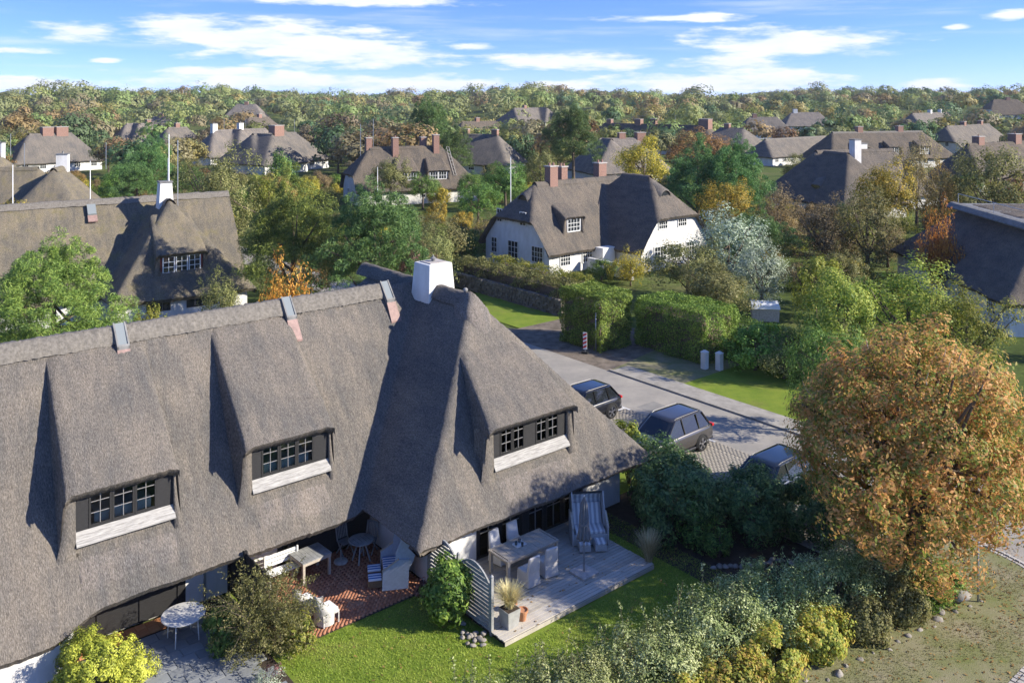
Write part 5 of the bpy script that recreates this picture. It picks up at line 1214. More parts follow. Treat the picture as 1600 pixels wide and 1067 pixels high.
DESC = dict(green='green', olive='olive green', lime='yellow green', rust='russet', brown='bronze brown', yellow='golden', pine='dark green')
def where(px_, Y, r):
    zones = ((150, 'at the left edge'), (330, 'around the red boarded house'), (500, 'above the tall pines'), (740, 'around the white dormer house'), (930, 'left behind the central white house'), (1100, 'right behind the central white house'), (1250, 'beyond the silver willow'), (1430, 'around the tall white chimney'), (9999, 'near the right edge'))
    z = next(n for lim, n in zones if px_ < lim)
    return z + (', front row' if Y < 72 else ', second row' if Y < 95 else ', third row' if Y < 120 else ', fourth row' if Y < 150 else ', fifth row' if Y < 185 else ', last row')
def fill():
    rg = random.Random(21); pts = list(TREES); n_near = n_far = ns_ = 0
    hs = [(o.location.x, o.location.y) for o in bpy.data.objects if o.name.startswith('thatched')]
    foot = []
    for o in bpy.data.objects:
        if o.name.startswith('thatch_roof') and o.parent is not None:
            vs_ = np.array([v.co for v in o.data.vertices][::40]); an = o.parent.rotation_euler.z; ca, sa = cos(an), sin(an); lx, ly = o.parent.location.x, o.parent.location.y
            foot.append((vs_[:, 0].min() - 1, vs_[:, 0].max() + 1, vs_[:, 1].min() - 1, vs_[:, 1].max() + 1, lx, ly, ca, sa))
    def infoot(x, y, m):
        for (x0, x1, y0, y1, lx, ly, ca, sa) in foot:
            px_, py_ = (x - lx) * ca + (y - ly) * sa, -(x - lx) * sa + (y - ly) * ca
            if x0 - m < px_ < x1 + m and y0 - m < py_ < y1 + m: return True
        return False
    tries = 0
    while tries < 12000 and n_far < 280:
        tries += 1
        Y = sqrt(rg.uniform(52 ** 2, 225 ** 2)); X = rg.uniform(-.68, .68) * Y
        a, b = AB(X, Y)
        if 31 < a < 38.5 and b < 90: continue
        far = Y > 150
        h = rg.uniform(7.5, 12.5) if far else rg.choice([rg.uniform(1.8, 3.5), rg.uniform(4, 8)]); r = h * rg.uniform(.42, .56) if h > 4 else h * .65
        if any((X - q[0]) ** 2 + (Y - q[1]) ** 2 < ((.78 if far else .78) * (r + q[2])) ** 2 for q in pts): continue
        if infoot(X, Y, r * .7): continue
        px_ = 800 + F * X / Y; top = HY + F * (16 - h * 1.03) / Y; bot = HY + F * 16 / Y; wp = F * r / Y
        bad = False
        for (x0, y0, x1, y1, d) in PROT:
            if Y < d + 3 and px_ + wp > x0 and px_ - wp < x1 and top < y1 - 6 and bot > y0: bad = True; break
        if bad: continue
        pts.append((X, Y, r)); z = float(terrain(np.array(X), np.array(Y)))
        if h < 4: lm = rg.choice(['green', 'olive', 'lime', 'hedge', 'brown', 'yellow']); key = rg.choice(['shrub1', 'shrub2'])
        else: key, lm = rg.choice(KINDS)
        if far:
            o = link('far_tree', FARP[rg.randrange(5)], None, (X, Y, z - .05), (0, 0, rg.uniform(0, 6.28))); s = r / 4.6; o.scale = (s, s, h / 10); setmat(o, LM['far_' + lm])
            tag(o, f'{"big" if h > 10 else "small"} {DESC.get(lm, lm)} tree {where(px_, Y, r)}', 'tree', f'far {DESC.get(lm, lm)} trees'); n_far += 1
        elif h < 4 and ns_ > 285: continue
        elif h < 4:
            ns_ += 1; plant(key, 'garden_shrub', f'{"taller" if h > 2.6 else "low"} {DESC.get(lm, "mid green")} garden shrub {where(px_, Y, r)}', 'shrub', X, Y, h, r, lm, f'{DESC.get(lm, "mid green")} garden shrubs'); n_near += 1
        else: plant(key, 'garden_tree', f'{"tall" if h > 6 else "small"} {DESC.get(lm, lm)} garden {"pine" if lm == "pine" else "tree"} {where(px_, Y, r)}', 'tree', X, Y, h, r, lm, f'{DESC.get(lm, lm)} garden trees'); n_near += 1
    print('filled', n_near, n_far)
fill()
def woodland():
    rg = np.random.default_rng(99); keys = ['green', 'olive', 'rust', 'brown', 'yellow', 'lime', 'pine', 'olive', 'lime', 'green', 'olive']
    by = {}
    for i in range(1750):
        Y = sqrt(rg.uniform(218 ** 2, 900 ** 2)); X = rg.uniform(-.75, .75) * Y
        h = rg.uniform(7.0, 12.5) * (1.5 if rg.uniform() < .12 else 1) if Y > 300 else rg.uniform(6.5, 10); r = h * rg.uniform(.52, .72); k = keys[int(rg.integers(len(keys)))]
        px_ = 800 + F * X / Y; zg = float(terrain(np.array(X), np.array(Y))); top = HY + F * (16 - zg - h) / Y; wp = F * r / Y
        if any(Y < d and px_ + wp > x0 and px_ - wp < x1 and top < y1 - 2 for (x0, y0, x1, y1, d) in PROT_AUTO): continue
        P, Nn, cen = crown_pts(rg, r, r, h * .45, 44, 10, r * .26, -.25, .7, .14, .8)
        Nn = Nn * .5 + 1.6 * P / r
        P = P + np.array([X, Y, float(terrain(np.array(X), np.array(Y))) + h * .56]); by.setdefault(k, []).append(leaf_quads(P, Nn, 1.0 if Y < 450 else 1.3, .75, rg))
    root = empty('distant_woodland', (0, 400, 0)); tag(root, 'autumn woodland stretching to the horizon', 'woodland', kind='stuff')
    for k, L_ in by.items():
        n = 0; Vs = []; Fs = []
        for V, Fc in L_: Vs.append(V); Fs.append(Fc + n); n += len(V)
        V = np.concatenate(Vs) - np.array([0, 400, 0]); tag(link('canopy', mesh('canopy', V, np.concatenate(Fs), LM['far_' + k]), root), kind='stuff')
woodland()
# ------------------------------------------------------------------ things on the patios and in the street
M['teak'] = mat('weathered_teak', (.40,.35,.28), .8, .2, 6, .2, 40, stretch=(1,6,6))
M['teakgrey'] = mat('grey_teak', (.27,.27,.26), .8, .2, 6, .2, 40)
M['wicker'] = mat('white_wicker', (.62,.59,.54), .8, .15, 40, .8, 70)
M['wickerbrown'] = mat('brown_wicker', (.20,.13,.07), .8, .25, 40, .8, 70)
M['wickergrey'] = mat('grey_wicker', (.46,.445,.42), .8, .2, 40, .8, 70)
M['cloth'] = mat('linen_cover', (.52,.49,.45), .9, .1, 5, .3, 30)
M['clothwhite'] = mat('white_cover', (.74,.72,.68), .9, .06, 5, .3, 30)
M['umbrella'] = mat('grey_canvas', (.16,.16,.165), .9, .15, 8)
M['terracotta'] = mat('terracotta', (.44,.21,.11), .85, .15, 8)
M['zinc'] = mat('zinc_planter', (.42,.42,.41), .5, .15, 5, metal=.3)
M['tabletop'] = mat('stone_table_top', (.50,.49,.46), .5, .12, 10)
M['tyre'] = mat('tyre', (.02,.02,.02), .9)
M['alloy'] = mat('alloy_rim', (.45,.45,.46), .3, metal=.9)
M['carglass'] = glass_mat('car_glass', None, (.012,.014,.017))
M['redlamp'] = mat('tail_lamp', (.45,.015,.012), .25, spec=.6)
M['lightlamp'] = mat('head_lamp', (.6,.62,.63), .15, spec=.7)
M['plate'] = mat('plate_white', (.75,.75,.73), .5)
M['signred'] = mat('sign_red', (.55,.02,.03), .5)
def car_paint(name, c):
    m = mat(name, c, .28, spec=.5); p = m.node_tree.nodes['Principled BSDF']; p.inputs['Coat Weight'].default_value = 1.0; p.inputs['Coat Roughness'].default_value = .04; p.inputs['Metallic'].default_value = .35; return m
M['paintblack'] = car_paint('black_paint', (.012,.012,.014)); M['paintgrey'] = car_paint('anthracite_paint', (.055,.05,.047)); M['paintblue'] = car_paint('dark_blue_paint', (.02,.026,.035))
def stripe_mat(name, c1, c2, sc_, axis=0):
    m = bpy.data.materials.new(name); m.use_nodes = True; nt = m.node_tree; N = nt.nodes; L = nt.links; p = N['Principled BSDF']; p.inputs['Roughness'].default_value = .9
    tc = N.new('ShaderNodeTexCoord'); sp = N.new('ShaderNodeSeparateXYZ'); L.new(tc.outputs['Object'], sp.inputs[0])
    mu = N.new('ShaderNodeMath'); mu.operation = 'MULTIPLY'; mu.inputs[1].default_value = sc_; L.new(sp.outputs[axis], mu.inputs[0])
    fr = N.new('ShaderNodeMath'); fr.operation = 'FRACT'; L.new(mu.outputs[0], fr.inputs[0]); gt = N.new('ShaderNodeMath'); gt.operation = 'GREATER_THAN'; gt.inputs[1].default_value = .5; L.new(fr.outputs[0], gt.inputs[0])
    mx = N.new('ShaderNodeMix'); mx.data_type = 'RGBA'; L.new(gt.outputs[0], mx.inputs['Factor']); mx.inputs['A'].default_value = c1 + (1,); mx.inputs['B'].default_value = c2 + (1,); L.new(mx.outputs['Result'], p.inputs['Base Color']); return m
M['bluestripe'] = stripe_mat('blue_white_stripe', (.70,.72,.74), (.07,.16,.38), 7.0)
M['hoodblue'] = mat('blue_grey_shell', (.36,.41,.46), .7, .1, 10)
M['greystripe'] = stripe_mat('grey_stripe', (.62,.61,.59), (.33,.33,.34), 6.0)

def T(name, label, cat, a, b, z=0.0, rot=0.0, group=None): return empty(name, W(a, b, z), AH + R(rot), label, cat, group)
def legs4(o, x, y, h, w, m):
    for sx in (-1, 1):
        for sy in (-1, 1): bx('leg', M[m], o, sx * x - w/2, sx * x + w/2, sy * y - w/2, sy * y + w/2, 0, h)
# left patio: round table
t = T('round_table', 'round pale table with tubular legs on the grey slabs, lower left', 'table', 8.75, 25.75, .04)
MB().lathe([(.60, .70), (.62, .715), (.62, .735), (.60, .745)], 0, 0, 40).build('table_top', M['tabletop'], t, False)
for k in range(4):
    an = pi / 4 + k * pi / 2; c_, s_ = cos(an), sin(an)
    MB().tube([(c_ * .44, s_ * .44, .70), (c_ * .46, s_ * .46, .35), (c_ * .48, s_ * .48, 0)], .016, 8).build('leg', M['whiteframe'], t, True)
MB().lathe([(.42, .66), (.44, .66), (.44, .70), (.42, .70)], 0, 0, 30, False).build('ring', M['whiteframe'], t)
# brick patio: square table, bistro set, beach chair, wicker chairs
t = T('wooden_table', 'square grey topped teak table on the brick patio', 'table', 13.2, 26.5, .03, 4)
for i in range(7): bx('plank', M['teakgrey'], t, -.55 + i * .157, -.55 + i * .157 + .148, -.45, .45, .70, .735)
MB().box(-.5, .5, -.43, -.40, .60, .70).box(-.5, .5, .40, .43, .60, .70).box(-.53, -.5, -.43, .43, .60, .70).box(.5, .53, -.43, .43, .60, .70).build('apron', M['teak'], t)
legs4(t, .48, .38, .70, .08, 'teak')
t = T('bistro_table', 'small round slatted dark table in the shaded patio corner', 'table', 14.95, 26.2, .03)
MB().lathe([(.42, .70), (.44, .715), (.44, .735), (.42, .74)], 0, 0, 30).build('table_top', M['teakgrey'], t)
for i in range(6):
    bx('slat_gap', M['blackframe'], t, -.36 + i * .145 - .005, -.36 + i * .145 + .005, -.22, .22, .7405, .7415)
for k in range(4):
    an = pi / 4 + k * pi / 2; MB().bar((cos(an) * .10, sin(an) * .10, .70), (cos(an) * .32, sin(an) * .32, 0), .045).build('leg', M['teakgrey'], t)
def slat_chair(label, a, b, rot):
    o = T('folding_chair', label, 'chair', a, b, .03, rot)
    for i in range(6): bx('seat_slat', M['teakgrey'], o, -.21, .21, -.20 + i * .068, -.20 + i * .068 + .055, .43, .452)
    for i in range(7): x = -.19 + i * .0635; MB().bar((x, .21, .50), (x, .30, .92), .03, .015).build('back_slat', M['teakgrey'], o)
    MB().bar((-.22, .30, .93), (.22, .30, .93), .04).build('top_rail', M['teakgrey'], o)
    for sx in (-.21, .21): MB().bar((sx, -.2, 0), (sx, .16, .45), .035).build('leg', M['teakgrey'], o); MB().bar((sx, .24, 0), (sx, -.1, .44), .035).build('leg', M['teakgrey'], o); MB().bar((sx, .18, .43), (sx, .31, .94), .035).build('back_post', M['teakgrey'], o)
slat_chair('weathered slatted chair behind the small round patio table', 14.75, 26.95, 5)
slat_chair('slatted chair tucked in at the right of the small round patio table', 15.45, 26.55, -60)
t = T('parasol_base', 'round stone parasol base on the shaded patio', 'parasol base', 14.35, 26.55, .03)
MB().lathe([(.22, 0), (.24, .03), (.22, .07), (.05, .09)], 0, 0, 24).build('disc', M['stonecap'], t); MB().tube([(0, 0, .08), (0, 0, .42)], .028, 10).build('tube', M['metal'], t)
def beach_chair(label, a, b, z, rot, wick, cush, frame, hood_tilt=22, shell='whiteframe'):
    """hooded wicker beach chair, opening towards -y"""
    o = T('beach_chair', label, 'beach chair', a, b, z, rot); w = .60
    bx('base', M[wick], o, -w, w, -.38, .40, .04, .40, bevel=.02)
    for sx in (-1, 1):
        MB().slab_y([(0, 0)], 0, 0) if False else None
        P = [(-.42, .02), (.42, .02), (.46, .95), (.10, .98), (-.40, .62)]
        x0, x1 = (sx * w, sx * (w + .05)) if sx > 0 else (-w - .05, -w)
        MB().add([(x0, y, zz) for y, zz in P] + [(x1, y, zz) for y, zz in P], [tuple(range(5)), tuple(range(5, 10))[::-1]] + [((i+1) % 5, i, 5 + i, 5 + (i+1) % 5) for i in range(5)]).build('side_panel', M[shell], o)
        MB().bar((x0 + .025, -.42, .64), (x0 + .025, .12, .99), .07, .03).build('arm_rest', M['teak'], o)
    ct, st = cos(R(hood_tilt)), sin(R(hood_tilt))
    def hp(y, zz): return (y * ct + zz * st + .08, .46 - y * st + zz * ct)       # hood frame leaning back
    prof = [(.26, .0), (.30, .55), (.26, .98), (.12, 1.12), (-.34, 1.14)]
    V = []; 
    for x in (-w + .01, w - .01): V += [(x,) + hp(y, zz) for y, zz in prof]
    inn = [(.21, .0), (.25, .55), (.21, .94), (.10, 1.06), (-.34, 1.08)]
    for x in (-w + .06, w - .06): V += [(x,) + hp(y, zz) for y, zz in inn]
    n = 5; Fv = []
    for i in range(n - 1): Fv += [(i, i + 1, n + i + 1, n + i)]
    link('hood', mesh('hood', V[:2*n], Fv, M[wick]), o)
    link('hood_lining', mesh('hood_lining', V[2*n:], Fv, M[cush]), o)
    for sx in (-1, 1):
        x0 = sx * (w - .01); Q = prof + [(-.34, .62), (-.10, .0)]; x1 = sx * (w - .05); m_ = len(Q)
        V = [(x0,) + hp(y, zz) for y, zz in Q] + [(x1,) + hp(y, zz) for y, zz in Q]
        link('hood_side', mesh('hood_side', V, [tuple(range(m_)), tuple(range(m_, 2*m_))[::-1]] + [((i+1) % m_, i, m_ + i, m_ + (i+1) % m_) for i in range(m_)], M[shell]), o)
    MB().box(-w + .07, w - .07, -.36, .22, .40, .52).build('seat_cushion', M[cush], o, bevel=.03)
    p0, p1, p2, p3 = hp(.10, .06), hp(.20, .06), hp(.20, .80), hp(.10, .80)
    MB().hexa([(-w + .08,) + p0, (w - .08,) + p0, (w - .08,) + p1, (-w + .08,) + p1], [(-w + .08,) + p3, (w - .08,) + p3, (w - .08,) + p2, (-w + .08,) + p2]).build('back_cushion', M[cush], o, bevel=.03)
    for sx in (-1, 1):
        bx('foot_drawer', M[wick], o, sx * .28 - .20, sx * .28 + .20, -.86, -.40, .06, .26); MB().box(sx * .28 - .19, sx * .28 + .19, -.85, -.42, .26, .33).build('foot_cushion', M[cush], o, bevel=.02)
    return o
beach_chair('blue and white striped beach chair in the patio corner by the wing wall', 15.2, 24.5, .03, -118, 'wickerbrown', 'bluestripe', 'teak', 24, 'hoodblue')
beach_chair('grey striped hooded beach chair with two footrests on the deck', 21.75, 22.0, .15, -34, 'wickergrey', 'greystripe', 'teak', 26, 'wickergrey')
def wicker_chair(label, a, b, rot):
    o = T('wicker_armchair', label, 'chair', a, b, .03, rot); V = []; Fc = []; n = 20; hs = [.0, .18, .40, .62, 1.0]
    for k, inn in enumerate((0, 1)):
        for i in range(n + 1):
            an = R(-25 + 230 * i / n); q = sin(an); top = .60 + .26 * max(0, q) ** 1.2
            for h_ in hs: r_ = (.34 if not inn else .285) + .03 * h_; V.append((r_ * cos(an), r_ * sin(an) * .95, .04 + (top - .04) * h_))
    m_ = len(hs); off = (n + 1) * m_
    for k in (0, off):
        for i in range(n):
            for j in range(m_ - 1): p = k + i * m_ + j; Fc.append((p, p + m_, p + m_ + 1, p + 1))
    for i in range(n): Fc.append((i * m_ + m_ - 1, (i + 1) * m_ + m_ - 1, off + (i + 1) * m_ + m_ - 1, off + i * m_ + m_ - 1))
    for e in (0, n):
        for j in range(m_ - 1): p = e * m_ + j; Fc.append((p, p + 1, off + p + 1, off + p))
    link('shell', mesh('shell', V, Fc, M['wicker'], True), o)
    MB().box(-.29, .29, -.34, .24, .30, .38).build('seat', M['wicker'], o, bevel=.02); MB().box(-.26, .26, -.32, .22, .38, .45).build('seat_cushion', M['clothwhite'], o, bevel=.03)
    for (x, y) in ((-.27, -.31), (.27, -.31), (-.26, .2), (.26, .2)): MB().tube([(x, y, 0), (x, y, .31)], .025, 8).build('leg', M['wicker'], o)
wicker_chair('white wicker armchair at the lawn edge of the brick patio', 12.35, 23.85, 95)
wicker_chair('white wicker armchair half hidden behind the feathery shrub', 12.05, 24.65, 100)
t = T('garden_bench', 'white bench end showing above the feathery shrub', 'bench', 12.35, 26.7, .03, 0)
for i in range(4): bx('seat_slat', M['whiteframe'], t, -.6, .6, -.22 + i * .11, -.13 + i * .11, .42, .445)
for i in range(3): bx('back_slat', M['whiteframe'], t, -.6, .6, .24, .265, .52 + i * .13, .62 + i * .13)
for x in (-.57, .57): bx('leg', M['whiteframe'], t, x - .025, x + .025, -.22, -.17, 0, .42); bx('leg', M['whiteframe'], t, x - .025, x + .025, .19, .24, 0, .92)
# deck: dining table with covered chairs
t = T('dining_table', 'long bleached teak dining table on the timber deck', 'table', 18.85, 22.15, .152)
for i in range(8): bx('plank', M['teak'], t, -1.02 + i * .257, -1.02 + i * .257 + .245, -.42, .42, .715, .755)
MB().box(-1.06, 1.06, -.52, -.425, .71, .757).box(-1.06, 1.06, .425, .52, .71, .757).box(-1.13, -1.065, -.52, .52, .71, .757).box(1.065, 1.13, -.52, .52, .71, .757).build('border', M['teak'], t)
MB().box(-1.0, 1.0, -.46, -.43, .62, .71).box(-1.0, 1.0, .43, .46, .62, .71).box(-1.05, -1.0, -.45, .45, .62, .71).box(1.0, 1.05, -.45, .45, .62, .71).build('apron', M['teak'], t)
legs4(t, 1.06, .45, .71, .10, 'teak')
for i, (dx, dy) in enumerate(((-.25, .12), (-.05, .18), (-.12, -.05))):
    o = T('glass_tumbler', ['clear tumbler at the left on the dining table', 'clear tumbler at the back on the dining table', 'clear tumbler nearest the front on the dining table'][i], 'glass', 18.85 + dx, 22.15 + dy, .91)
    MB().lathe([(.035, 0), (.045, .14), (.040, .14), (.032, .012)], 0, 0, 14, True).build('cup', M['glass'], o, True)
o = T('serving_tray', 'pale square tray lying on the dining table', 'tray', 18.72, 22.25, .911)
MB().box(-.2, .2, -.14, .14, 0, .012).box(-.2, .2, -.14, -.128, .012, .04).box(-.2, .2, .128, .14, .012, .04).box(-.2, -.188, -.128, .128, .012, .04).box(.188, .2, -.128, .128, .012, .04).build('tray_body', M['clothwhite'], o)
def cover_chair(label, a, b, rot, m):
    o = T('covered_chair', label, 'chair', a, b, .152, rot)
    V = []; Fc = []                                           # loose cover: skirt, seat, leaning back
    ring = lambda z, x, y0, y1: [(-x, y0, z), (x, y0, z), (x, y1, z), (-x, y1, z)]
    L_ = [ring(.03, .27, -.31, .32), ring(.25, .25, -.285, .30), ring(.46, .245, -.27, .285), ring(.485, .225, -.24, .28)]
    for q in L_: V += q
    for k in range(3):
        for i in range(4): Fc.append((4*k + i, 4*k + (i+1) % 4, 4*k + 4 + (i+1) % 4, 4*k + 4 + i))
    Fc.append((12, 13, 14, 15)); link('seat_cover', mesh('seat_cover', V, Fc, M[m]), o).modifiers.new('b', 'BEVEL').width = .02
    b_ = MB().hexa([(-.25, .17, .44), (.25, .17, .44), (.26, .30, .44), (-.26, .30, .44)], [(-.235, .27, .98), (.235, .27, .98), (.225, .36, .98), (-.225, .36, .98)]).build('back_cover', M[m], o); b_.modifiers.new('b', 'BEVEL').width = .03
    for x in (-.2, .2): bx('leg', M['teak'], o, x - .02, x + .02, -.24, -.20, 0, .1); bx('leg', M['teak'], o, x - .02, x + .02, .2, .24, 0, .1)
cover_chair('white covered chair behind the dining table, left', 18.45, 22.95, 8, 'clothwhite')
cover_chair('white covered chair behind the dining table, right', 19.25, 23.0, 0, 'clothwhite')
cover_chair('beige covered chair in front of the dining table, left', 18.35, 21.35, 180, 'cloth')
cover_chair('beige covered chair in front of the dining table, right', 19.2, 21.4, 172, 'cloth')
# closed parasol
t = T('closed_parasol', 'folded grey parasol on a square stone base on the deck', 'parasol', 20.15, 20.6, .152)
bx('base_slab', M['stonecap'], t, -.36, .36, -.36, .36, 0, .07, bevel=.01); MB().tube([(0, 0, .07), (0, 0, 2.55)], .025, 10).build('pole', M['metal'], t, True)
V = []; Fc = []; n = 32
for k, (z, r_) in enumerate(((2.52, .03), (2.3, .09), (1.9, .12), (1.5, .13), (1.25, .17), (1.12, .19), (1.1, .05))):
    for j in range(n): an = 2*pi*j/n; rr_ = r_ * (1 + .35 * cos(8 * an) * (k > 0)); V.append((rr_ * cos(an), rr_ * sin(an), z))
for k in range(6):
    for j in range(n): Fc.append((k*n + j, k*n + (j+1) % n, k*n + n + (j+1) % n, k*n + n + j))
link('canopy', mesh('canopy', V, Fc, M['umbrella'], True), t)
MB().lathe([(.135, 1.58), (.145, 1.6), (.145, 1.66), (.135, 1.68)], 0, 0, 20).build('tie_band', M['umbrella'], t); MB().lathe([(.03, 2.5), (.035, 2.56), (.0, 2.62)], 0, 0, 10).build('finial', M['metal'], t)
# planter and pots by the fence
t = T('planter', 'square grey planter with straw grass at the deck corner', 'planter', 16.45, 20.0, .152); MB().hexa([(-.19,-.19,0),(.19,-.19,0),(.19,.19,0),(-.19,.19,0)], [(-.24,-.24,.52),(.24,-.24,.52),(.24,.24,.52),(-.24,.24,.52)]).build('pot_body', M['zinc'], t); bx('soil', M['soil'], t, -.22, .22, -.22, .22, .50, .525)
for i, (a, b, s, lab) in enumerate(((16.92, 19.95, 1.0, 'terracotta pot in front of the straw grass planter'), (17.0, 20.5, .8, 'small terracotta pot behind the larger one'))):
    t = T('terracotta_pot', lab, 'pot', a, b, .152); MB().lathe([(.10*s, 0), (.15*s, .26*s), (.175*s, .26*s), (.175*s, .32*s), (.15*s, .32*s), (.14*s, .28*s), (.0, .27*s)], 0, 0, 20, False).build('pot_body', M['terracotta'], t, False)
# slatted privacy fence with arched tops
fn_ = T('slatted_fence', 'grey slatted privacy fence with two arched panels beside the deck', 'fence', 15.88, 21.8, 0)
for (y0, y1) in ((1.6, .02), (.02, -1.62)):
    yl, yh = min(y0, y1) + .05, max(y0, y1) - .05; z = .12
    while z < 1.42:
        MB().hexa([(-.012, yl, z), (.012, yl, z), (.012, yh, z), (-.012, yh, z)], [(-.012, yl, z + .085), (.012, yl, z + .085), (.012, yh, z + .085), (-.012, yh, z + .085)]).build('slat', M['teakgrey'], fn_); z += .122
    mid = (yl + yh) / 2; hw_ = (yh - yl) / 2; pts = [(0, mid + hw_ * q, 1.45 + .38 * (1 - q * q)) for q in np.linspace(-1, 1, 13)]
    mb = MB()
    for p, q in zip(pts[:-1], pts[1:]): mb.bar(p, q, .05, .06)
    mb.build('arch_rail', M['teakgrey'], fn_)
    for zz in (1.46, 1.58, 1.70):
        q = sqrt(max(0, 1 - (zz + .085 - 1.45) / .38)); MB().box(-.012, .012, mid - hw_ * q, mid + hw_ * q, zz, zz + .085).build('slat', M['teakgrey'], fn_)
    for y in (yl, yh): bx('stile', M['teakgrey'], fn_, -.028, .028, y - .025, y + .025, .08, 1.5)
for y in (1.65, .02, -1.66): MB().box(-.045, .045, y - .045, y + .045, 0, 1.72).build('post', M['teakgrey'], fn_); MB().lathe([(.05, 1.72), (.06, 1.75), (.0, 1.81)], 0, y, 10, False).build('post_cap', M['teakgrey'], fn_)
fd = T('dark_fence', 'dark boarded fence between the left patio and brick patio', 'fence', 10.75, 26.0, 0)
for i in range(12): bx('board', M['black'], fd, -.02 + (i % 2) * .012, .01 + (i % 2) * .012, -1.3 + i * .215, -1.3 + i * .215 + .205, .05, 1.8)
for y in (-1.34, 0, 1.32): bx('post', M['black'], fd, -.05, .05, y - .05, y + .05, 0, 1.85)
# stones
def rock_mesh(seed, n=1.0):
    rg = np.random.default_rng(seed); V = []; Fc = []; nu, nv = 10, 6; ph = rg.uniform(0, 6, 6)
    for j in range(nv + 1):
        for i in range(nu):
            t_, p_ = pi * j / nv, 2 * pi * i / nu; r_ = 1 + .14 * sin(2 * p_ + ph[0]) + .12 * sin(3 * t_ + ph[1]) + .1 * sin(3 * p_ + 2 * t_ + ph[2]) + rg.normal(0, .04)
            V.append((r_ * sin(t_) * cos(p_), r_ * sin(t_) * sin(p_), r_ * cos(t_) * .75))
    for j in range(nv):
        for i in range(nu): Fc.append((j*nu + i, j*nu + (i+1) % nu, j*nu + nu + (i+1) % nu, j*nu + nu + i))
    return mesh('rock', V, Fc, M['stone'], True)
ROCK = [rock_mesh(i) for i in range(5)]
def rock(label, a, b, s, group, name='rock', z=None):
    o = link(name, random.choice(ROCK), None, W(a, b, s * .35 if z is None else z), (random.uniform(-.2, .2), random.uniform(-.2, .2), random.uniform(0, 6.28))); o.scale = (s * random.uniform(.9, 1.4), s, s * random.uniform(.7, .9)); tag(o, label, 'rock', group)
for i in range(18):
    f = i / 17; rock('pale field stone edging the foot of the front hedge', 20.2 + 8.6 * f + random.gauss(0, .08), 13.15 - 1.35 * f + random.gauss(0, .1) - .15, random.choice([.06, .08, .10, .15]), 'rocks along the front hedge', z=.02)
rock('upright pale boulder at the sign post end of the front hedge', 28.35, 12.0, .26, None, z=.2)
for i in range(16): rock('rounded cobble at the foot of the slatted fence', 15.35 + random.gauss(0, .22), 20.4 + random.gauss(0, .25), random.uniform(.06, .11), 'cobbles beside the fence', 'cobble')
for i in range(22): f = i / 21; rock('pale edging stone before the dark shrubs', 24.0 + 3.2 * f + random.gauss(0, .05), 18.2 - 2.0 * f + random.gauss(0, .07), random.uniform(.07, .12), 'edging stones of the shrub bed', 'edging_stone')
# dry stone wall: stones laid in courses
ws = T('dry_stone_wall', 'low dry stone wall below the white house garden', 'wall', 42.9, 53.0)
V = []; Fc = []
fb = [(3,2,1,0),(4,5,6,7),(0,1,5,4),(1,2,6,5),(2,3,7,6),(3,0,4,7)]
z = 0.0
for row in range(6):
    hh = random.uniform(.16, .22); y = -7.0 + random.uniform(0, .2)
    while y < 7.0:
        l_ = random.uniform(.22, .48); k = len(V); j = lambda s_=.025: random.gauss(0, s_); x0 = -.25 + row * .02 + j(); x1 = .25
        V += [(x0+j(), y+j(), z), (x1, y+j(), z), (x1, y+l_-.03+j(), z), (x0+j(), y+l_-.03+j(), z), (x0+.03+j(), y+.03+j(), z+hh-.02), (x1, y+.02, z+hh-.02), (x1, y+l_-.05, z+hh-.02), (x0+.03+j(), y+l_-.06+j(), z+hh-.02)]
        Fc += [tuple(k + i for i in q) for q in fb]; y += l_
    z += hh
tag(link('stones', mesh('stones', V, Fc, M['wallstone']), ws), kind='stuff')
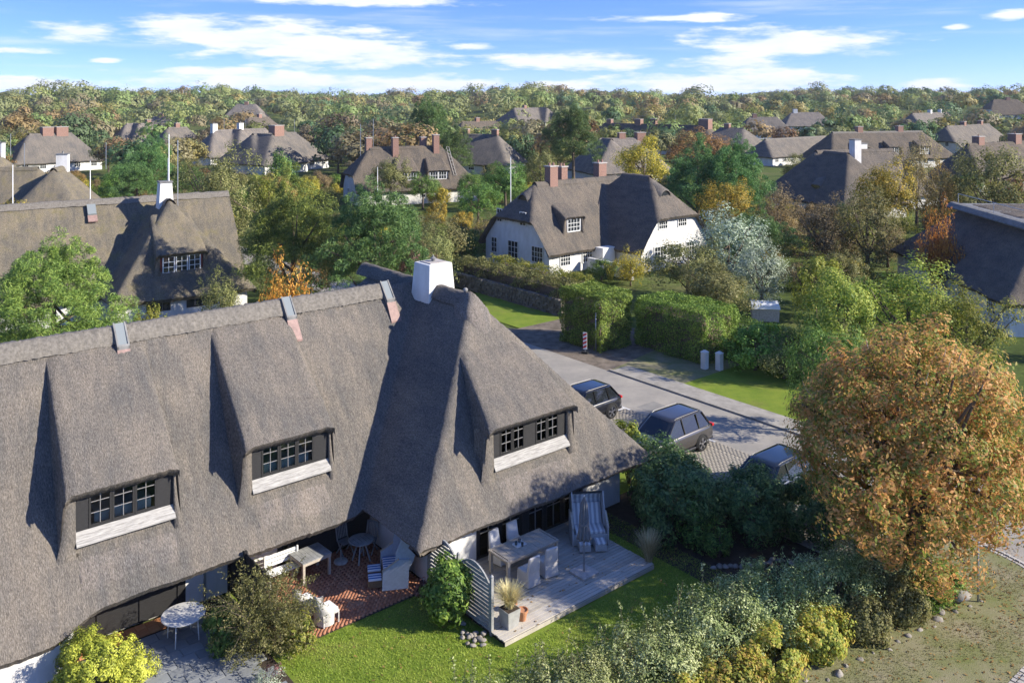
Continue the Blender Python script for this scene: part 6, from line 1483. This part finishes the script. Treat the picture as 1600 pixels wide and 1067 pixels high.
# ------------------------------------------------------------------ cars
def car(label, a, b, L, Wd, Hh, paint, rot=0, wagon=False):
    """nose towards -x; stations along the length carry bottom, waist and roof outlines"""
    o = T('parked_car', label, 'car', a, b, .012, rot); hw = Wd / 2; zb, belt = .24, Hh * .62
    S = [(-.50, .60, .42, .62), (-.475, .86, .30, .74), (-.42, .95, .25, belt * .86), (-.30, 1.0, .24, belt * .93), (-.19, 1.0, .24, belt * .97), (0, 1.0, .24, belt), (.2, 1.0, .24, belt * 1.02), (.36, .99, .25, belt * 1.03), (.455, .94, .30, belt * 1.0), (.49, .86, .40, belt * .92), (.50, .74, .46, belt * .80)]
    V = []; Fc = []
    for (f, w, z0, z1) in S:
        x = f * L; w *= hw; zm = z0 + (z1 - z0) * .5
        V += [(x, -w * .86, z0), (x, -w, z0 + .12), (x, -w, zm), (x, -w * .955, z1 - .05), (x, -w * .86, z1), (x, 0, z1 + .03), (x, w * .86, z1), (x, w * .955, z1 - .05), (x, w, zm), (x, w, z0 + .12), (x, w * .86, z0)]
    m_ = 11
    for i in range(len(S) - 1):
        for j in range(m_): Fc.append((i*m_ + j, i*m_ + (j+1) % m_, i*m_ + m_ + (j+1) % m_, i*m_ + m_ + j))
    Fc.append(tuple(range(m_))); Fc.append(tuple((len(S)-1)*m_ + j for j in range(m_))[::-1])
    body = link('body', mesh('body', V, Fc, paint, True), o); sd = body.modifiers.new('s', 'SUBSURF'); sd.levels = 1; sd.render_levels = 1
    # glasshouse
    f0, f1, f2, f3 = (-.24, -.09, .34, .475) if not wagon else (-.22, -.06, .36, .46)
    r0, r1 = hw * .90, hw * .70; zt = Hh - .03
    rings = [[(f0 * L, r0), (f3 * L, r0 * .95), belt - .03], [(f0 * L + (f1 - f0) * L * .92, r1 * 1.03), (f3 * L - (f3 - f2) * L * .9, r1), zt - .04]]
    A = [(f0 * L, -r0 * .80, belt - .05), (f0 * L + .12, -r0, belt - .05), (f3 * L - .1, -r0 * .97, belt - .02), (f3 * L, -r0 * .78, belt - .02), (f3 * L, r0 * .78, belt - .02), (f3 * L - .1, r0 * .97, belt - .02), (f0 * L + .12, r0, belt - .05), (f0 * L, r0 * .80, belt - .05)]
    B = [(f1 * L - .08, -r1 * .80, zt - .05), (f1 * L + .08, -r1, zt - .03), (f2 * L - .05, -r1 * .96, zt - .03), (f2 * L + .08, -r1 * .76, zt - .05), (f2 * L + .08, r1 * .76, zt - .05), (f2 * L - .05, r1 * .96, zt - .03), (f1 * L + .08, r1, zt - .03), (f1 * L - .08, r1 * .80, zt - .05)]
    MB().hexa  # glass body
    gl = link('windows', mesh('windows', A + B, [(i, (i+1) % 8, 8 + (i+1) % 8, 8 + i) for i in range(8)] + [tuple(range(8, 16))], M['carglass'], False), o)
    Rf = []
    for (dx, k, dz) in ((0, 1.015, 0), (.0, .97, .055), (.0, .7, .085)):
        cxm = (f1 + f2) / 2 * L
        Rf += [((x - cxm) * k + cxm, y * k, z + dz) for x, y, z in B]
    Fr = [(8*q + i, 8*q + (i+1) % 8, 8*q + 8 + (i+1) % 8, 8*q + 8 + i) for q in range(2) for i in range(8)] + [tuple(range(16, 24))]
    link('roof', mesh('roof', Rf, Fr, paint, True), o)
    mbp = MB()
    for sy in (-1, 1):
        mbp.bar((A[1][0], sy * (r0 + .005), belt - .04), (B[1][0], sy * (r1 + .005), zt - .02), .075, .04)
        for f in (.06, .27):
            xb, xt = f * L, (f - .012) * L; t_ = (xb - A[1][0]) / (A[2][0] - A[1][0]); mbp.bar((xb, sy * (r0 * (1 - .03 * t_) + .008), belt - .03), (xt, sy * (r1 * .99 + .010), zt - .02), .07, .03)
        mbp.bar((A[2][0] - .02, sy * (r0 * .97), belt - .02), (B[2][0] + .02, sy * r1 * .96, zt - .02), .11, .05)
        mbp.bar((A[7 if sy > 0 else 0][0], sy * r0 * .81, belt - .04), (B[7 if sy > 0 else 0][0], sy * r1 * .81, zt - .03), .06, .03) if False else None
    mbp.build('pillars', paint, o)
    for sy in (-1, 1):
        MB().tube([(f1 * L + .1, sy * r1 * .93, zt + .02), (f1 * L + .25, sy * r1 * .95, zt + .07), (f2 * L - .25, sy * r1 * .92, zt + .07), (f2 * L - .1, sy * r1 * .90, zt + .02)], .018, 6).build('roof_rail', M['darkmetal'], o)
        MB().hexa([(f0 * L + .15, sy * (hw * .93), belt - .05), (f0 * L + .30, sy * (hw * .93), belt - .05), (f0 * L + .30, sy * (hw + .14), belt - .02), (f0 * L + .17, sy * (hw + .14), belt - .02)], [(f0 * L + .15, sy * (hw * .93), belt + .04), (f0 * L + .30, sy * (hw * .93), belt + .06), (f0 * L + .30, sy * (hw + .15), belt + .12), (f0 * L + .17, sy * (hw + .15), belt + .10)]).build('mirror', paint, o, bevel=.02)
        MB().box(.462 * L, .492 * L, min(sy * hw * .52, sy * hw * .90), max(sy * hw * .52, sy * hw * .90), belt * .86, belt * .98).build('tail_light', M['redlamp'], o, bevel=.02)
        MB().box(-.485 * L, -.455 * L, min(sy * hw * .45, sy * hw * .84), max(sy * hw * .45, sy * hw * .84), belt * .68, belt * .78).build('headlight', M['lightlamp'], o, bevel=.02)
        for f in (-.305, .29):
            R0 = .36; wx = f * L; y0 = sy * (hw - .22); y1 = sy * (hw + .012)
            w_ = empty('wheel', (wx, 0, 0)); w_.parent = o; w_.location = (wx, 0, R0 - .03)
            V = []; Fc = []; n = 28
            for (r_, y) in ((.20, y0), (R0 - .02, y0), (R0, y0 + sy * .04), (R0, y1 - sy * .04), (R0 - .025, y1), (.245, y1 + sy * .003)):
                for j in range(n): V.append((r_ * cos(2*pi*j/n), y, r_ * sin(2*pi*j/n)))
            for k in range(5):
                for j in range(n): Fc.append((k*n + j, k*n + (j+1) % n, k*n + n + (j+1) % n, k*n + n + j))
            link('tyre', mesh('tyre', V, Fc, M['tyre'], True), w_)
            mb = MB(); yr = y1 - sy * .015
            for k in range(5):
                an = 2 * pi * k / 5 + .3
                for da in (-.13, .13): mb.bar((.05 * cos(an), yr, .05 * sin(an)), (.245 * cos(an + da), yr, .245 * sin(an + da)), .035, .03, (0, 1, 0))
            V = [(r_ * cos(2*pi*j/n), yr, r_ * sin(2*pi*j/n)) for r_ in (.225, .25) for j in range(n)]
            mb.add(V, [(j, (j+1) % n, n + (j+1) % n, n + j) for j in range(n)]); mb.tube([(0, yr - sy * .02, 0), (0, yr + sy * .012, 0)], .06, 12)
            mb.build('rim', M['alloy'], w_)
            V = [(.235 * cos(2*pi*j/n), yr - sy * .05, .235 * sin(2*pi*j/n)) for j in range(n)]; link('brake_disc', mesh('brake_disc', V, [tuple(range(n))], M['darkmetal']), w_)
            # dark arch lining around the wheel
            V = []; Fc = []
            for r_, y in ((R0 + .015, sy * (hw + .004)), (R0 + .075, sy * (hw + .006)), (R0 + .08, sy * (hw - .06))):
                for j in range(17): an = -.25 + (pi + .5) * j / 16; V.append((wx + r_ * cos(an), y, R0 - .03 + r_ * sin(an)))
            for k in range(2):
                for j in range(16): Fc.append((k*17 + j, k*17 + j + 1, k*17 + 18 + j, k*17 + 17 + j))
            link('wheel_arch', mesh('wheel_arch', V, Fc, M['tyre'], True), o)
    bx('number_plate', M['plate'], o, .497 * L, .503 * L, -.26, .26, belt * .62, belt * .62 + .11); bx('rear_bumper', M['darkmetal'], o, .44 * L, .505 * L, -hw * .8, hw * .8, .28, .42, bevel=.03)
    bx('sill', M['darkmetal'], o, -.2 * L, .2 * L, -hw * .99, hw * .99, .2, .30, bevel=.02)
    return o
car('small black car parked at the far end of the bays', 29.9, 30.75, 4.25, 1.80, 1.55, M['paintblack'])
car('anthracite estate SUV parked in the middle bay', 30.05, 25.5, 4.80, 1.95, 1.66, M['paintgrey'], wagon=True)
car('dark blue estate car half hidden by the chestnut', 29.9, 20.1, 4.80, 1.86, 1.50, M['paintblue'], wagon=True)
# ------------------------------------------------------------------ street furniture
lp = G(931, 549); t = empty('street_lamp', lp, 0, 'grey street lamp with round head before the clipped hedge', 'street lamp')
MB().tube([(0, 0, 0), (0, 0, 2.6)], [.05, .035], 10).build('post', M['metal'], t, True)
MB().tube([(.38, 0, 0), (.36, 0, .62), (.22, 0, .86), (0, 0, .95)], .035, 8).build('brace', M['metal'], t, True)
MB().tube([(0, 0, 2.55), (.02, 0, 2.85), (.14, 0, 2.98), (.22, 0, 2.90)], .022, 8).build('neck', M['metal'], t, True)
MB().lathe([(.02, 3.0), (.08, 2.96), (.10, 2.86), (.06, 2.76), (.02, 2.74)], 0, 0, 18).build('lamp_head', M['metal'], t, True)
bp = G(914, 552); t = empty('warning_beacon', bp, R(-20), 'red and white striped warning board left of the street lamp', 'warning sign')
bx('board', M['plate'], t, -.125, .125, -.015, .015, .25, 1.30)
for i in range(4):
    z0 = .30 + i * .25; MB().slab_y([(-.122, z0), (.122, z0 + .12), (.122, z0 + .245), (-.122, z0 + .125)], -.019, -.0155).build('red_stripe', M['signred'], t)
bx('base', M['tyre'], t, -.2, .2, -.12, .12, 0, .10); bx('stem', M['metal'], t, -.02, .02, .016, .04, .08, 1.2)
for i, (px_, py_) in enumerate(((1101, 576), (1124, 578))):
    g = G(px_, py_); t = empty('gate_post', (g[0], g[1], 0), AH, ['white gate post at the end of the long hedge', 'white gate post beside the evergreen bush'][i], 'post'); bx('shaft', M['white'], t, -.17, .17, -.17, .17, 0, 1.0, bevel=.02); MB().hexa([(-.2,-.2,.99),(.2,-.2,.99),(.2,.2,.99),(-.2,.2,.99)], [(-.04,-.04,1.1),(.04,-.04,1.1),(.04,.04,1.1),(-.04,.04,1.1)]).build('cap', M['white'], t)
g = W(28.75, 11.65); t = empty('sign_post', (g[0], g[1], .03), 0, 'bare grey sign post on the verge below the chestnut', 'post'); MB().tube([(0, 0, 0), (0, 0, 2.6)], .035, 10).build('pole', M['metal'], t, True); MB().lathe([(.04, 2.6), (.04, 2.64), (.0, 2.66)], 0, 0, 10, False).build('cap', M['darkmetal'], t)
g = G(1195, 500); t = empty('garden_box', (g[0], g[1], 0), R(-8), 'grey covered storage box behind the clipped hedge', 'box')
MB().hexa([(-.9,-.5,0),(.9,-.5,0),(.9,.5,0),(-.9,.5,0)], [(-.95,-.5,.9),(.95,-.5,.9),(.95,.5,1.0),(-.95,.5,1.0)]).build('body', M['stonecap'], t); MB().hexa([(-1.0,-.58,.9),(1.0,-.58,.9),(1.0,.58,1.0),(-1.0,.58,1.0)], [(-.95,-.5,1.15),(.95,-.5,1.15),(.95,.45,1.3),(-.95,.45,1.3)]).build('lid', M['whiteframe'], t)
for i, (px_, Y, top, lab) in enumerate(((264, 66, 210, 'tall flagpole beside the white chimney of the red boarded house'), (798, 92, 246, 'pale flagpole left of the white house'), (141, 84, 252, 'thin white pole at the right end of the left edge thatched roof'), (20, 78, 258, 'thin white pole at the left edge'), (590, 110, 262, 'white flagpole before the house with white dormers'))):
    x = (px_ - 800) / F * Y; t = empty('flagpole', (x, Y, 0), 0, lab, 'flagpole'); h = 16 - (top - HY) / F * Y; MB().tube([(0, 0, 0), (0, 0, h)], [.06, .03], 8).build('pole', M['whiteframe'], t, True); MB().lathe([(.0, h + .12), (.06, h + .06), (.0, h)], 0, 0, 8, False).build('knob', M['metal'], t); bx('foot', M['stonecap'], t, -.15, .15, -.15, .15, 0, .1)
# fallen leaves on verge and road edge
def litter():
    n = 2600; a = rng.uniform(17, 36, n); b = rng.uniform(9.4, 14, n); k = rng.uniform(size=n) < np.clip(1.2 - np.hypot(a - 30, b - 13) / 9, .06, 1); a, b = a[k], b[k]; n = len(a)
    z = np.where((a - 28.9) ** 2 + (b - 12.9) ** 2 < 14, .042, .042) ; P = np.stack([a * UX - b * UY, a * UY + b * UX, z + rng.uniform(0, .012, n)], -1)
    aa, bb = rng.uniform(11, 24, 420), rng.uniform(15.5, 23, 420); q = np.stack([aa * UX - bb * UY, aa * UY + bb * UX, np.full(420, .03)], -1); q[(aa > 15.7) & (aa < 22.5) & (bb > 19.3), 2] = .16; P = np.concatenate([P, q]); n = len(P)
    V, Fc = leaf_quads(P, np.tile([0, 0, 1.], (n, 1)) + unit(n) * .25, .09, .5); tag(link('leaf_litter', mesh('leaf_litter', V, Fc, LM['rust'])), 'fallen brown leaves on the verge under the chestnut', 'leaves', kind='stuff')
litter()

# ------------------------------------------------------------------ the air: a thin even haze over the whole place
def haze():
    o = MB().box(-3200, 3200, -200, 5200, -6, 60).build('haze', None); tag(o, kind='stuff')
    m = bpy.data.materials.new('haze'); m.use_nodes = True; N = m.node_tree.nodes; L = m.node_tree.links
    for n in list(N): N.remove(n)
    out = N.new('ShaderNodeOutputMaterial'); v = N.new('ShaderNodeVolumePrincipled'); v.inputs['Density'].default_value = 0.0001; v.inputs['Color'].default_value = (.93, .94, .95, 1)
    L.new(v.outputs[0], out.inputs['Volume']); o.data.materials.clear(); o.data.materials.append(m)
haze()
